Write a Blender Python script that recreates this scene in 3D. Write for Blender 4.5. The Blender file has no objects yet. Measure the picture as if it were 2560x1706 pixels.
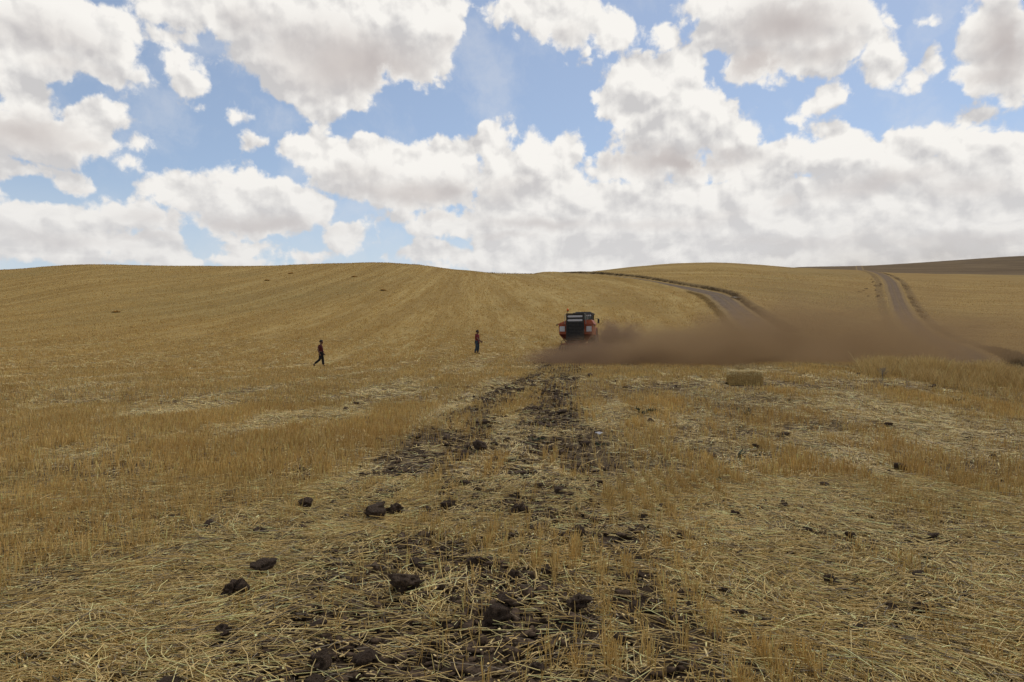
import bpy, math, random
import numpy as np
from math import radians as R, sin, cos, pi, atan2, sqrt
C = bpy.context.scene.collection
SC = bpy.context.scene
random.seed(7)
rng = np.random.default_rng(11)
FPX = 1707.0            # 24 mm lens on a 36 mm sensor, for the 2560 px wide photograph
EYE = 1.72

# ------------------------------------------------------------------ camera
cam = bpy.data.cameras.new('camera'); cam.lens = 24.0; cam.sensor_width = 36.0
cam.clip_start = 0.05; cam.clip_end = 6000
cam_o = bpy.data.objects.new('camera', cam); C.objects.link(cam_o)
cam_o.location = (0, 0, EYE); cam_o.rotation_euler = (R(90), 0, 0)
SC.camera = cam_o

# ------------------------------------------------------------------ node helper
class NT:
    dim = '3D'
    def __init__(s, tree): s.t = tree; s.n = tree.nodes; s.l = tree.links
    def new(s, typ, **kw):
        n = s.n.new(typ)
        for k, v in kw.items(): setattr(n, k, v)
        return n
    def put(s, sock, v):
        if v is None: return
        if hasattr(v, 'is_linked') or isinstance(v, bpy.types.NodeSocket): s.l.new(v, sock)
        else:
            try: sock.default_value = v
            except Exception: sock.default_value = tuple(v) + (1,)
    def m(s, op, a, b=None, c=None, clamp=False):
        n = s.new('ShaderNodeMath', operation=op, use_clamp=clamp)
        for i, v in enumerate((a, b, c)): s.put(n.inputs[i], v)
        return n.outputs[0]
    def v(s, op, a, b=None, c=None):
        n = s.new('ShaderNodeVectorMath', operation=op)
        if op == 'SCALE': s.put(n.inputs[0], a); s.put(n.inputs['Scale'], b)
        else:
            for i, x in enumerate((a, b, c)): s.put(n.inputs[i], x)
        return n.outputs['Value'] if op in ('LENGTH', 'DOT_PRODUCT', 'DISTANCE') else n.outputs[0]
    def xyz(s, x, y, z):
        n = s.new('ShaderNodeCombineXYZ')
        for i, v in enumerate((x, y, z)): s.put(n.inputs[i], v)
        return n.outputs[0]
    def sep(s, v):
        n = s.new('ShaderNodeSeparateXYZ'); s.put(n.inputs[0], v); return n.outputs
    def noise(s, vec, scale, detail=4, rough=.5, dist=0, lac=2.0, col=False):
        n = s.new('ShaderNodeTexNoise', noise_dimensions=s.dim); s.put(n.inputs['Vector'], vec); n.inputs['Scale'].default_value = scale
        n.inputs['Detail'].default_value = detail; n.inputs['Roughness'].default_value = rough
        n.inputs['Distortion'].default_value = dist; n.inputs['Lacunarity'].default_value = lac
        return n.outputs['Color' if col else 'Fac']
    def voro(s, vec, scale, detail=0, rough=.5, feat='F1', out='Distance'):
        n = s.new('ShaderNodeTexVoronoi', feature=feat, voronoi_dimensions=s.dim); s.put(n.inputs['Vector'], vec); n.inputs['Scale'].default_value = scale
        if feat != 'DISTANCE_TO_EDGE': n.inputs['Detail'].default_value = detail; n.inputs['Roughness'].default_value = rough
        return n.outputs[out]
    def ramp(s, v, a, b, lo=0., hi=1., smooth=True):
        n = s.new('ShaderNodeMapRange'); n.clamp = True
        if smooth: n.interpolation_type = 'SMOOTHSTEP'
        s.put(n.inputs[0], v)
        for i, x in enumerate((a, b, lo, hi)): s.put(n.inputs[i + 1], x)
        return n.outputs[0]
    def mix(s, f, a, b, mode='MIX'):
        n = s.new('ShaderNodeMix', data_type='RGBA', blend_type=mode); n.clamp_factor = True
        s.put(n.inputs['Factor'], f); s.put(n.inputs[6], a); s.put(n.inputs[7], b)
        return n.outputs[2]
    def attr(s, name, out='Fac'):
        n = s.new('ShaderNodeAttribute', attribute_name=name); return n.outputs[out]

def srgb(r, g, b):
    f = lambda c: (c / 255 / 12.92) if c / 255 <= .04045 else ((c / 255 + .055) / 1.055) ** 2.4
    return (f(r), f(g), f(b), 1)

# ------------------------------------------------------------------ world: blue sky with cumulus
SKY_K = .115
SUN_EL, SUN_AZ = 58.0, 35.0      # azimuth clockwise from +Y
world = bpy.data.worlds.new('World'); SC.world = world; world.use_nodes = True
W = NT(world.node_tree); W.n.clear(); W.dim = '2D'
tc = W.new('ShaderNodeTexCoord'); dirv = W.v('NORMALIZE', tc.outputs['Generated'])
sky = W.new('ShaderNodeTexSky', sky_type='NISHITA', sun_disc=False)
sky.sun_elevation = R(SUN_EL); sky.sun_rotation = R(SUN_AZ); sky.air_density = 1.0; sky.dust_density = 1.2; sky.ozone_density = 1.6; sky.altitude = 900
dx, dy, dz = W.sep(dirv)
az = W.m('ARCTAN2', dx, dy); el = W.m('ARCSINE', dz)
P = W.xyz(az, el, 0.0)
def px2ae(x, y):
    X = (x - 1280) / FPX; Z = (853 - y) / FPX
    return math.atan2(X, 1), math.atan(Z / math.sqrt(1 + X * X))
# bodies of the clouds in angles (given as px of the 24 mm view: cx, cy, rx, ry)
CL = [
 # top left
 (120,60,270,85),(60,130,200,95),(260,150,150,62),(230,185,130,38),
 (10,215,90,40),
 # left middle
 (90,270,120,65),(40,330,190,75),(230,300,100,65),(150,345,170,55),(355,372,38,34),(310,405,50,28),
 (60,425,130,34),(170,450,68,38),
 # big centre top
 (420,30,130,45),(430,90,70,40),(640,30,250,80),(880,70,290,125),(1040,70,140,130),(780,170,230,95),(830,250,110,55),(1020,180,110,55),(660,195,60,60),
 (440,150,50,46),(470,200,60,34),(505,256,44,13),(590,302,50,13),(650,352,52,18),(815,295,20,40),
 # mid cumulus row
 (770,375,90,45),(900,420,190,80),(1080,440,200,90),(1240,360,60,70),(1160,385,60,55),(1340,370,30,62),(1410,390,50,80),(1300,440,170,85),
 (1000,490,130,40),(1100,500,280,30),(1400,440,60,65),
 # left lower cumulus
 (600,465,110,50),(640,500,170,75),(760,520,110,65),(500,500,160,62),(330,530,150,50),(250,500,30,34),(150,550,170,60),(60,560,140,60),(640,560,280,40),
 (860,590,60,45),(10,500,30,40),(300,610,200,38),(660,615,80,20),(750,640,60,12),
 # top centre-right
 (1330,30,110,55),(1430,60,110,70),(1530,90,90,55),(1490,120,60,26),(1660,90,50,35),(1720,55,40,20),
 # tall cumulus
 (1600,205,115,82),(1710,200,95,78),(1545,250,80,60),(1800,300,70,60),(1720,250,110,90),(1640,270,120,90),(1530,205,50,26),(1780,310,80,50),(1660,340,150,70),(1830,350,90,70),(1900,390,75,50),(1650,405,210,45),(1800,420,180,40),
 (1472,282,20,13),
 # top right big
 (1760,20,90,35),(1900,60,170,90),(2000,60,170,85),(2120,80,90,90),(1890,170,110,60),(2040,140,120,60),(2200,130,70,80),(2290,190,50,32),(2330,150,40,36),(2290,60,24,10),
 (2100,245,65,32),(1970,292,26,10),(2030,265,60,14),
 # far right
 (2480,90,100,90),(2480,170,110,65),(2420,60,30,50),(2540,220,70,40),
 # right row
 (2080,370,120,62),(2000,380,110,50),(2180,410,120,60),(2260,360,60,50),(2330,340,90,50),(2430,290,70,38),(2460,380,110,70),(2550,400,90,70),(2150,470,200,45),(2400,460,200,50),(2300,490,200,50),(2440,320,70,22),
 # low bank across the right
 (1500,500,140,45),(1300,520,150,50),(1150,560,160,45),(1700,490,200,40),(1850,520,200,45),(2050,560,260,50),(2400,570,300,55),(1650,560,220,48),(1350,575,190,42),(1250,560,70,50),
 (1000,545,60,28),(1060,575,40,22),(1120,640,120,34),(1400,640,200,40),(1700,640,240,40),(2100,630,300,40),(2450,625,220,45),(940,615,26,10),(550,650,110,14),(150,620,200,30),(1230,600,100,40),
]
# shaded bases: cx, cy, rx, ry, strength
GR = [(900,165,260,95,.95),(760,120,180,90,.6),(1130,150,70,80,.35),(620,60,120,50,.35),(120,90,200,60,.4),(180,170,140,30,.35),(60,330,190,62,.85),(200,370,150,30,.5),
 (120,460,120,20,.5),(1060,480,260,42,.85),(900,440,110,30,.35),(1260,460,120,30,.3),(640,565,250,34,.9),(420,545,160,26,.5),(150,600,200,30,.5),
 (1700,400,210,38,.95),(1560,390,90,34,.75),(1900,160,130,60,1.),(1960,60,180,70,.95),(2060,130,100,50,.6),(2120,60,60,50,.3),(2510,120,90,110,.9),
 (2480,190,110,40,.7),(1400,90,90,30,.3),(2200,460,180,34,.6),(2420,470,150,36,.5),(1980,500,36,26,.55),(1350,560,170,22,.7),(1650,565,200,20,.5),(2000,600,250,22,.4),(1800,545,120,18,.3),(2400,600,250,20,.45),(1100,540,110,16,.5),(1250,590,110,12,.5),(350,590,120,16,.6)]
def field(p, items, strength=False):
    acc = None
    for it in items:
        a, e = px2ae(it[0], it[1]); k = cos(a) ** 1.5 / FPX
        rx, ry = it[2] * k, it[3] / FPX * cos(a)
        d = W.v('SUBTRACT', p, (a, e, 0)); d = W.v('MULTIPLY', d, (1 / rx, 1 / ry, 0)); L = W.v('LENGTH', d)
        if strength:
            f = W.ramp(L, 0., 1.25, it[4], 0.)
            acc = f if acc is None else W.m('MAXIMUM', acc, f)
        else:
            s_ = min(it[2], it[3] * 1.3) / 60.
            f = W.m('MULTIPLY_ADD', L, -s_, s_)
            acc = f if acc is None else W.m('SMOOTH_MAX', acc, f, .22)
    return acc
nz = W.v('SUBTRACT', W.noise(P, 9, 5, .6, col=True), (.5, .5, .5))
Pw = W.v('ADD', P, W.v('SCALE', nz, .04))
def puffs(p):
    q = W.v('ADD', p, W.v('SCALE', W.v('SUBTRACT', W.noise(p, 26, 3, .6, col=True), (.5, .5, .5)), .02))
    v1 = W.voro(q, 17, 3, .55, 'SMOOTH_F1')
    n1 = W.noise(q, 20, 8, .58)
    return W.m('ADD', W.m('MULTIPLY', v1, -.9), W.m('MULTIPLY', n1, 1.6))
hz = W.ramp(el, .10, .27, 1, 0)
skyc = W.mix(1.0, sky.outputs[0], (SKY_K, SKY_K, SKY_K, 1), 'MULTIPLY')
skyc = W.mix(W.m('ADD', W.m('MULTIPLY', W.ramp(el, .10, .24, 1, 0), .42), .22), skyc, srgb(205, 215, 225))
# (1) the clouds of the photographed part of the sky
F = field(Pw, CL)
W.dim = '3D'; gen = W.noise(W.v('MULTIPLY', dirv, (1, 1, 1.8)), 3.2, 6, .55); W.dim = '2D'
rim = W.m('MAXIMUM', W.ramp(W.m('ABSOLUTE', az), .66, .76), W.ramp(el, .465, .50))
F = W.m('ADD', F, W.m('MULTIPLY', rim, W.m('MAXIMUM', W.ramp(gen, .40, .58, -.3, 1.6, False), W.m('MULTIPLY', F, -1.))))
N0 = puffs(P)
def soft(p):
    q = W.v('ADD', p, W.v('SCALE', W.v('SUBTRACT', W.noise(p, 14, 2, .5, col=True), (.5, .5, .5)), .03))
    return W.m('ADD', W.m('MULTIPLY', W.voro(q, 15, 1.6, .5, 'SMOOTH_F1'), -1.2), W.m('MULTIPLY', W.noise(q, 22, 3.5, .5), .9))
N1 = puffs(W.v('ADD', P, (.004, .008, 0)))
S0 = soft(P); S1 = soft(W.v('ADD', P, (.007, .014, 0)))
Fu = field(W.v('ADD', Pw, (.008, .026, 0)), CL)
wisp = W.noise(P, 60, 6, .65)
D = W.m('ADD', F, W.m('MULTIPLY', W.m('SUBTRACT', N0, .28), .85))
D = W.m('ADD', D, W.m('MULTIPLY', W.m('SUBTRACT', wisp, .5), .42))
D = W.m('ADD', D, W.m('ADD', W.m('MULTIPLY', W.ramp(el, .12, .27, 1, 0), W.ramp(az, -.12, .12, 0, 1.1)), W.m('MULTIPLY', W.ramp(el, .09, .16, 1, 0), W.ramp(az, -.12, .12, .4, 0))))
cover = W.ramp(D, -.14, .25, 0, 1)
veil = W.ramp(W.noise(Pw, 7, 6, .62), .45, .75, 0, .35)
relief = W.m('ADD', W.m('MULTIPLY_ADD', W.m('SUBTRACT', N0, N1), .62, W.m('MULTIPLY', W.m('SUBTRACT', S0, S1), .95)), W.m('MULTIPLY', W.m('SUBTRACT', F, Fu), .30))
gsh = field(Pw, GR, True)
gsh = W.m('MULTIPLY', gsh, W.ramp(W.m('ADD', D, W.m('MULTIPLY', W.noise(P, 30, 4, .55), .5)), .2, 1.0, .2, 1))
light = W.m('ADD', W.m('MULTIPLY', relief, W.m('MULTIPLY_ADD', gsh, -.8, 1.5)), W.m('MULTIPLY', W.m('SUBTRACT', W.noise(P, 12, 3, .5), .5), -.9))
light = W.m('ADD', light, W.ramp(D, .1, 1.6, .72, .50), clamp=True)
lowp = W.noise(W.xyz(az, W.m('MULTIPLY', el, 2.4), 0.), 19, 5, .58, .4)
light = W.m('ADD', light, W.m('MULTIPLY', W.m('SUBTRACT', lowp, .52), W.m('MULTIPLY', hz, 1.5)), clamp=True)
lit = W.mix(light, srgb(205, 203, 203), srgb(248, 245, 240))
base = W.mix(W.ramp(W.noise(P, 9, 4), .35, .65), srgb(188, 180, 178), srgb(206, 198, 194))
cc = W.mix(W.m('MULTIPLY', gsh, .95), lit, base)
cc = W.mix(W.m('MULTIPLY', hz, .46), cc, srgb(222, 221, 221))
outA = W.mix(cover, W.mix(veil, skyc, srgb(222, 224, 228)), cc)
# (2) the rest of the dome: broken cloud of the same sort; overhead its shaded side is seen
outB = W.mix(W.ramp(gen, .42, .54), skyc, W.mix(W.ramp(gen, .48, .68), srgb(244, 240, 234), srgb(176, 171, 168)))
over = W.ramp(el, .55, 1.0, .9, .6)
outB = W.mix(1.0, outB, W.xyz(over, over, over), 'MULTIPLY')
inview = W.m('MULTIPLY', W.ramp(W.m('ABSOLUTE', az), .80, .98, 1, 0), W.m('MULTIPLY', W.ramp(el, .51, .60, 1, 0), W.ramp(el, -.03, -.02, 0, 1)))
bgA = W.new('ShaderNodeBackground'); W.put(bgA.inputs[0], outA)
bgB = W.new('ShaderNodeBackground'); W.put(bgB.inputs[0], outB)
bg = W.new('ShaderNodeMixShader'); W.l.new(inview, bg.inputs[0]); W.l.new(bgB.outputs[0], bg.inputs[1]); W.l.new(bgA.outputs[0], bg.inputs[2])
wo = W.new('ShaderNodeOutputWorld'); W.l.new(bg.outputs[0], wo.inputs[0])
world.cycles.sampling_method = 'MANUAL'; world.cycles.sample_map_resolution = 512

sun = bpy.data.lights.new('sun', 'SUN'); sun.energy = 1.5; sun.angle = R(12); sun.color = (1., .95, .87)
sun_o = bpy.data.objects.new('sun', sun); C.objects.link(sun_o)
sun_o.rotation_euler = (R(90 - SUN_EL), 0, R(180 - SUN_AZ)) ; sun_o.location = (0, 0, 60)
SC.view_settings.view_transform = 'Standard'; SC.view_settings.look = 'None'; SC.view_settings.gamma = 1; SC.view_settings.exposure = 0
SC.cycles.use_denoising = True

# ------------------------------------------------------------------ generic helpers
def tag(o, label=None, cat=None, group=None, kind=None):
    if label: o['label'] = label
    if cat: o['category'] = cat
    if group: o['group'] = group
    if kind: o['kind'] = kind
    return o
def empty(name, loc=(0, 0, 0), rz=0.):
    o = bpy.data.objects.new(name, None); C.objects.link(o); o.location = loc; o.rotation_euler = (0, 0, rz)
    o.empty_display_size = .2
    return o
def link(name, me, mat=None, parent=None, smooth=False):
    if mat is not None:
        me.materials.clear(); me.materials.append(mat)
    if smooth: me.polygons.foreach_set('use_smooth', [True] * len(me.polygons))
    o = bpy.data.objects.new(name, me); C.objects.link(o)
    if parent is not None: o.parent = parent
    return o
def np_mesh(name, V, F, cols=None, attrs=None):
    """V (n,3), F (m,k): fast mesh; cols (n,3) -> point colour 'tint'"""
    me = bpy.data.meshes.new(name); V = np.ascontiguousarray(V, np.float32); F = np.ascontiguousarray(F, np.int32)
    me.vertices.add(len(V)); me.vertices.foreach_set('co', V.ravel())
    m, k = F.shape
    me.loops.add(m * k); me.loops.foreach_set('vertex_index', F.ravel())
    me.polygons.add(m); me.polygons.foreach_set('loop_start', np.arange(0, m * k, k, dtype=np.int32))
    try: me.polygons.foreach_set('loop_total', np.full(m, k, np.int32))
    except Exception: pass
    if cols is not None:
        a = me.attributes.new('tint', 'FLOAT_COLOR', 'POINT')
        a.data.foreach_set('color', np.concatenate([cols, np.ones((len(cols), 1))], 1).astype(np.float32).ravel())
    for nm, arr in (attrs or {}).items():
        if arr.ndim == 1: me.attributes.new(nm, 'FLOAT', 'POINT').data.foreach_set('value', arr.astype(np.float32))
        else: me.attributes.new(nm, 'FLOAT_VECTOR', 'POINT').data.foreach_set('vector', arr.astype(np.float32).ravel())
    me.update(calc_edges=True)
    return me
def vnoise(x, y, seed=0):
    """smooth value noise 0..1"""
    xi = np.floor(x).astype(np.int64); yi = np.floor(y).astype(np.int64); fx = x - xi; fy = y - yi
    fx = fx * fx * (3 - 2 * fx); fy = fy * fy * (3 - 2 * fy)
    def h(a, b):
        n = (a * 374761393 + b * 668265263 + seed * 974634777) & 0xffffffff
        n = ((n ^ (n >> 13)) * 1274126177) & 0xffffffff
        return ((n ^ (n >> 16)) & 0xffffff) / float(0xffffff)
    return (h(xi, yi) * (1 - fx) + h(xi + 1, yi) * fx) * (1 - fy) + (h(xi, yi + 1) * (1 - fx) + h(xi + 1, yi + 1) * fx) * fy
def fbm(x, y, seed=0, o=4, g=.5):
    s = 0; a = 1; t = 0
    for i in range(o): s = s + a * vnoise(x * 2 ** i + 17 * i, y * 2 ** i + 31 * i, seed + i); t += a; a *= g
    return s / t
def sst(v, a, b):
    t = np.clip((v - a) / (b - a), 0, 1); return t * t * (3 - 2 * t)
def mat(name, col, rough=.7, metal=0., noise=0., nscale=8., bump=0., bscale=40., spec=.3, col2=None, tint=None):
    m = bpy.data.materials.new(name); m.use_nodes = True; N = NT(m.node_tree); b = N.n['Principled BSDF']
    b.inputs['Roughness'].default_value = rough; b.inputs['Metallic'].default_value = metal; b.inputs['Specular IOR Level'].default_value = spec
    co = N.new('ShaderNodeTexCoord').outputs['Object']
    c = (*col[:3], 1)
    if tint:
        c = N.attr(tint, 'Color')
    if col2 is not None or noise:
        f = N.ramp(N.noise(co, nscale, 6, .6), .35, .65)
        c2 = (*col2[:3], 1) if col2 is not None else tuple(x * (1 - noise) for x in col[:3]) + (1,)
        c = N.mix(f, c2, c)
    N.put(b.inputs['Base Color'], c)
    if bump:
        bn = N.new('ShaderNodeBump'); bn.inputs['Strength'].default_value = bump; bn.inputs['Distance'].default_value = .02
        N.put(bn.inputs['Height'], N.noise(co, bscale, 6, .6)); N.l.new(bn.outputs[0], b.inputs['Normal'])
    return m

# ------------------------------------------------------------------ terrain height
def pchip(x, Y, xq):
    x = np.asarray(x, float); Y = np.asarray(Y, float); h = np.diff(x)
    sh = (-1,) + (1,) * (Y.ndim - 1)
    d = np.diff(Y, axis=0) / h.reshape(sh)
    m = np.zeros_like(Y); m[0] = d[0]; m[-1] = d[-1]
    w1 = (2 * h[1:] + h[:-1]).reshape(sh); w2 = (h[1:] + 2 * h[:-1]).reshape(sh)
    ok = d[1:] * d[:-1] > 0
    with np.errstate(divide='ignore', invalid='ignore'):
        hm = (w1 + w2) / (w1 / np.where(ok, d[:-1], 1) + w2 / np.where(ok, d[1:], 1))
    m[1:-1] = np.where(ok, hm, 0)
    i = np.clip(np.searchsorted(x, xq) - 1, 0, len(x) - 2); t = (np.clip(xq, x[0], x[-1]) - x[i]) / h[i]
    t = t.reshape(sh); hh = h[i].reshape(sh)
    return ((1 + 2 * t) * (1 - t) ** 2 * Y[i] + t * (1 - t) ** 2 * hh * m[i] + t * t * (3 - 2 * t) * Y[i + 1] + t * t * (t - 1) * hh * m[i + 1])
DEP = [10, 20, 30, 45, 60, 85, 120, 160, 200, 240, 260, 330, 470, 700, 2000]
def left(r, a=(1000, 951, 918, 880, 822)): return [*a, r + 92, r + 33, r, r + 6, r + 11, r + 30, r + 45, r + 60, 848]
COLS = {   # image column of the 24 mm view -> row at which ground of each depth is seen; turned into heights below
 -1500: left(700), -500: left(688), 0: left(676), 230: left(662), 420: left(666), 600: left(666), 850: left(659),
 950: left(657, (998, 949, 910, 874, 820)), 1050: left(663, (997, 947, 905, 871, 818)),
 1150: [996, 945, 899, 868, 815, 758, 705, 678, 675, 680, 700, 710, 730, 848],
 1260: [994, 942, 897, 867, 815, 762, 715, 690, 685, 687, 700, 710, 730, 848],
 1330: [992, 940, 897, 868, 818, 765, 722, 696, 685, 685.5, 695, 705, 730, 848],
 1400: [988, 936, 897, 870, 820, 767, 725, 699, 684.5, 684, 693, 705, 730, 848],
 1500: [982, 934, 897, 870, 820, 765, 720, 691, 678, 677, 690, 705, 730, 848],
 1600: [970, 931, 898, 870, 815, 760, 714, 685, 669, 666, 685, 705, 730, 848],
 1700: [962, 929, 900, 872, 812, 755, 713, 682, 663, 659, 680, 700, 730, 848],
 1800: [960, 927, 903, 873, 806, 748, 711, 680, 660, 657, 678, 700, 730, 848],
 1900: [959, 922, 903, 874, 810, 758, 716, 685, 666, 662, 680, 690, 730, 848],
 2000: [959, 919, 901, 875, 820, 768, 723, 692, 674, 671, 676, 668, 700, 848],
 2150: [960, 924, 901, 877, 835, 788, 736, 699, 679, 676, 679, 665, 690, 848],
 2250: [961, 928, 903, 880, 845, 796, 742, 706, 688, 684, 684, 660, 685, 848],
 2400: [975, 937, 908, 882, 850, 802, 750, 712, 692, 686, 688, 650, 680, 848],
 2560: [993, 944, 911, 886, 852, 804, 752, 714, 694, 688, 690, 640, 672, 848],
 2900: [998, 948, 912, 886, 852, 804, 752, 714, 694, 688, 688, 632, 668, 848],
 4200: [998, 948, 912, 886, 852, 804, 752, 714, 694, 688, 688, 620, 668, 848]}
_px = sorted(COLS); _dep = np.array(DEP, float)
_dev = np.array([[0.] + [COLS[p][i] - (853 + 1.72 * FPX / DEP[i + 1]) for i in range(14)] for p in _px])
LQ = np.linspace(math.log(8), math.log(2200), 520); PQ = np.linspace(-1500, 4200, 1141)
_d1 = pchip(np.array([math.log(5)] + [math.log(d) for d in DEP]), np.concatenate([np.zeros((1, len(_px))), _dev.T]), LQ)
DEVG = pchip(np.array(_px, float), _d1.T, PQ)          # (px, log depth)
ROAD1 = [(20000, 3), (6200, 9.5), (3900, 15), (2850, 20), (2560, 27.5), (2430, 33.5), (2270, 42), (2100, 50), (1975, 64), (1895, 80), (1862, 93), (1832, 107), (1808, 120), (1780, 133), (1735, 146), (1680, 159), (1600, 177), (1500, 203), (1440, 225), (1395, 250), (1360, 285)]
ROAD2 = [(2350, 33.5), (2420, 48), (2400, 62), (2345, 80), (2300, 98), (2270, 118), (2248, 145), (2236, 172), (2226, 200), (2208, 226), (2178, 255), (2160, 300), (2150, 380), (2147, 470), (2144, 520)]
def crv(pts, n=8):
    P_ = np.array([((px - 1280) / FPX * d, d) for px, d in pts]); s = np.r_[0, np.cumsum(np.hypot(*np.diff(P_, axis=0).T))]
    q = np.linspace(0, s[-1], int(s[-1] / 1.2)); return pchip(s, P_, q)
R1 = crv(ROAD1); R2 = crv(ROAD2)
def polydist(x, y, P_):
    out = np.full(x.shape, 1e9); 
    for i in range(0, len(P_), 2): out = np.minimum(out, (x - P_[i, 0]) ** 2 + (y - P_[i, 1]) ** 2)
    return np.sqrt(out)
TRY = [-5, 3.4, 8, 11, 14, 19.5, 24, 31, 56, 90]; TRX = [-.3, -.28, -.28, -.18, 0., .38, .92, 1.95, 5.2, 10]
def track(x, y):
    """offset from the centre line of the tilled strip the machine has left"""
    return x - np.interp(y, TRY, TRX)
def H0(x, y):
    x = np.asarray(x, float); y = np.asarray(y, float); yy = np.maximum(y, 1.)
    p = np.clip(1280 + FPX * x / yy, -1500, 4199.9); l = np.clip(np.log(yy), LQ[0], LQ[-1] - 1e-6)
    a = (p + 1500) / (PQ[1] - PQ[0]); b = (l - LQ[0]) / (LQ[1] - LQ[0])
    i = np.minimum(a.astype(int), len(PQ) - 2); j = np.minimum(b.astype(int), len(LQ) - 2); fa = a - i; fb = b - j
    d = (DEVG[i, j] * (1 - fb) + DEVG[i, j + 1] * fb) * (1 - fa) + (DEVG[i + 1, j] * (1 - fb) + DEVG[i + 1, j + 1] * fb) * fa
    return np.where(yy < 5, 0., -d * yy / FPX)
def H(x, y, rd=None):
    x = np.asarray(x, float); y = np.asarray(y, float)
    z = H0(x, y); r = np.hypot(x, y)
    z = z + (fbm(x / 1.3, y / 1.3, 5, 3) - .5) * .07 * np.exp(-r / 60)
    far = sst(r, 50, 140) * sst(r, 600, 300)
    k = 1.
    if rd is not None: k = sst(rd, 3.5, 12)
    z = z + (fbm(x / 14, y / 14, 9, 3) - .5) * .5 * far * k
    if rd is not None and np.ndim(rd) and np.shape(rd) == x.shape:
        z = z + .55 * np.exp(-((rd - 4.2) / 1.3) ** 2) * sst(y, 60, 110) * sst(rd, 2.4, 3.6) * (x > np.interp(y, R1[:, 1], R1[:, 0]) - 1) * (x < y * .47)
    if rd is not None and np.ndim(rd) and np.shape(rd) == x.shape:
        z = z + .75 * np.exp(-((rd - 3.6) / 1.3) ** 2) * sst(y, 125, 165) * sst(rd, 1.6, 2.8) * (x < np.interp(y, R1[:, 1], R1[:, 0])) * (x < y * .30)
    s = track(x, y)
    soil = sst(np.abs(s), 1.8, 1.0) * sst(y, 60, 40) * sst(y, -3, 0)
    z = z + soil * ((fbm(x / .16, y / .16, 21, 3) - .5) * .09 + np.sin(s * 4.2) * .015)
    return z
def at(px, py, lo=2.4):
    """the point of the ground seen at pixel (px, py) of the 2560 px photograph"""
    d = np.exp(np.linspace(math.log(lo), math.log(650), 3000)); x = (px - 1280) / FPX * d
    q = 853 - FPX * (H0(x, d) - EYE) / d
    i = int(np.argmax(q <= py)); return float(x[i]), float(d[i])
def hz1(x, y): return float(H(np.array([x]), np.array([y]))[0])

def rowuv(x, y):
    """coordinates across / along the drill rows, which follow the slope and the field road"""
    L = np.where(y < 50, .09 * y, 4.5 - .085 * (y - 50) + .00045 * np.maximum(y - 50, 0) ** 1.5)
    xr = np.interp(y, R1[:, 1], R1[:, 0])
    wid = np.maximum(xr - L, 4.); sq = 1 + (np.maximum(y - 50, 0) / 145) ** 1.6
    u = np.where(x < L, (x - L) * sq, (x - L) / wid * 22)
    right = (x > xr) & (y > 20)
    u = np.where(right, y * .8 + .12 * x + 300, u); v = np.where(right, x, y)
    return u, v

# ------------------------------------------------------------------ ground sheet
azi = np.concatenate([np.linspace(-180, -44, 50)[:-1], np.linspace(-44, 44, 760), np.linspace(44, 180, 50)[1:-1]])
rad = np.concatenate([[.02], np.exp(np.linspace(math.log(.5), math.log(900), 470)), np.exp(np.linspace(math.log(900), math.log(4000), 14))[1:]])
A, RR = np.meshgrid(np.radians(azi), rad, indexing='ij')
X = np.sin(A) * RR; Y = np.cos(A) * RR
rd1 = np.full(X.shape, 99.); rd2 = np.full(X.shape, 99.)
sel = (Y > -2) & (RR > 12) & (np.abs(X) < 30 + Y * 1.2) & (RR < 560)
rd1[sel] = polydist(X[sel], Y[sel], R1); rd2[sel] = polydist(X[sel], Y[sel], R2)
RD = np.minimum(rd1, rd2)
Z = H(X, Y, RD)
u_, v_ = rowuv(X, Y)
s_ = track(X, Y)
soilm = sst(np.abs(s_), 1.75, 1.0) * sst(Y, 70, 50) * sst(Y, -3, 0)
brk = fbm(X / .9, Y / 1.6, 33, 4)
soilm = np.clip(soilm * sst(brk, .28, .46), 0, 1)
plough = sst(RR, 325, 345) * (X > 40)
verge = np.exp(-((RD - 3.4) / 1.1) ** 2) * np.where(X < np.interp(Y, R1[:, 1], R1[:, 0]), .35, 1.)
nA, nR = A.shape
idx = np.arange(nA * nR).reshape(nA, nR); nx = np.roll(idx, -1, 0)
Fq = np.stack([idx[:, :-1], idx[:, 1:], nx[:, 1:], nx[:, :-1]], -1).reshape(-1, 4)
def gm(x, y): return None
me = np_mesh('ground', np.stack([X, Y, Z], -1).reshape(-1, 3), Fq[:, ::-1],
             attrs={'rows': np.stack([u_, v_, np.zeros_like(u_)], -1).reshape(-1, 3), 'soil': soilm.ravel(), 'plough': plough.ravel(), 'verge': verge.ravel(), 'litter': np.maximum(sst(RR, 14, 60), sst(np.abs(X) / np.maximum(Y, .01), .9, 1.25) * sst(RR, 1, 3) * (1 - soilm)).ravel()})
gmat = bpy.data.materials.new('stubble_field'); gmat.use_nodes = True
N = NT(gmat.node_tree); pb = N.n['Principled BSDF']; pb.inputs['Roughness'].default_value = .95; pb.inputs['Specular IOR Level'].default_value = .1
pos = N.new('ShaderNodeNewGeometry').outputs['Position']
uv = N.attr('rows', 'Vector')
s1 = N.noise(N.v('MULTIPLY', uv, (.55, .03, 1)), 1, 6, .68)
s2 = N.noise(N.v('MULTIPLY', uv, (1.9, .10, 1)), 1, 6, .7)
s3 = N.noise(N.v('MULTIPLY', uv, (.16, .012, 1)), 1, 4, .55)
big = N.noise(pos, .022, 5, .55)
fine = N.noise(pos, 1.5, 9, .8)
f1 = N.ramp(N.m('ADD', N.m('MULTIPLY', s1, .55), N.m('MULTIPLY', s2, .45)), .42, .58)
GOLD = (.37, .235, .066, 1); PALE = (.48, .345, .130, 1); BRWN = (.27, .165, .045, 1)
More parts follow.
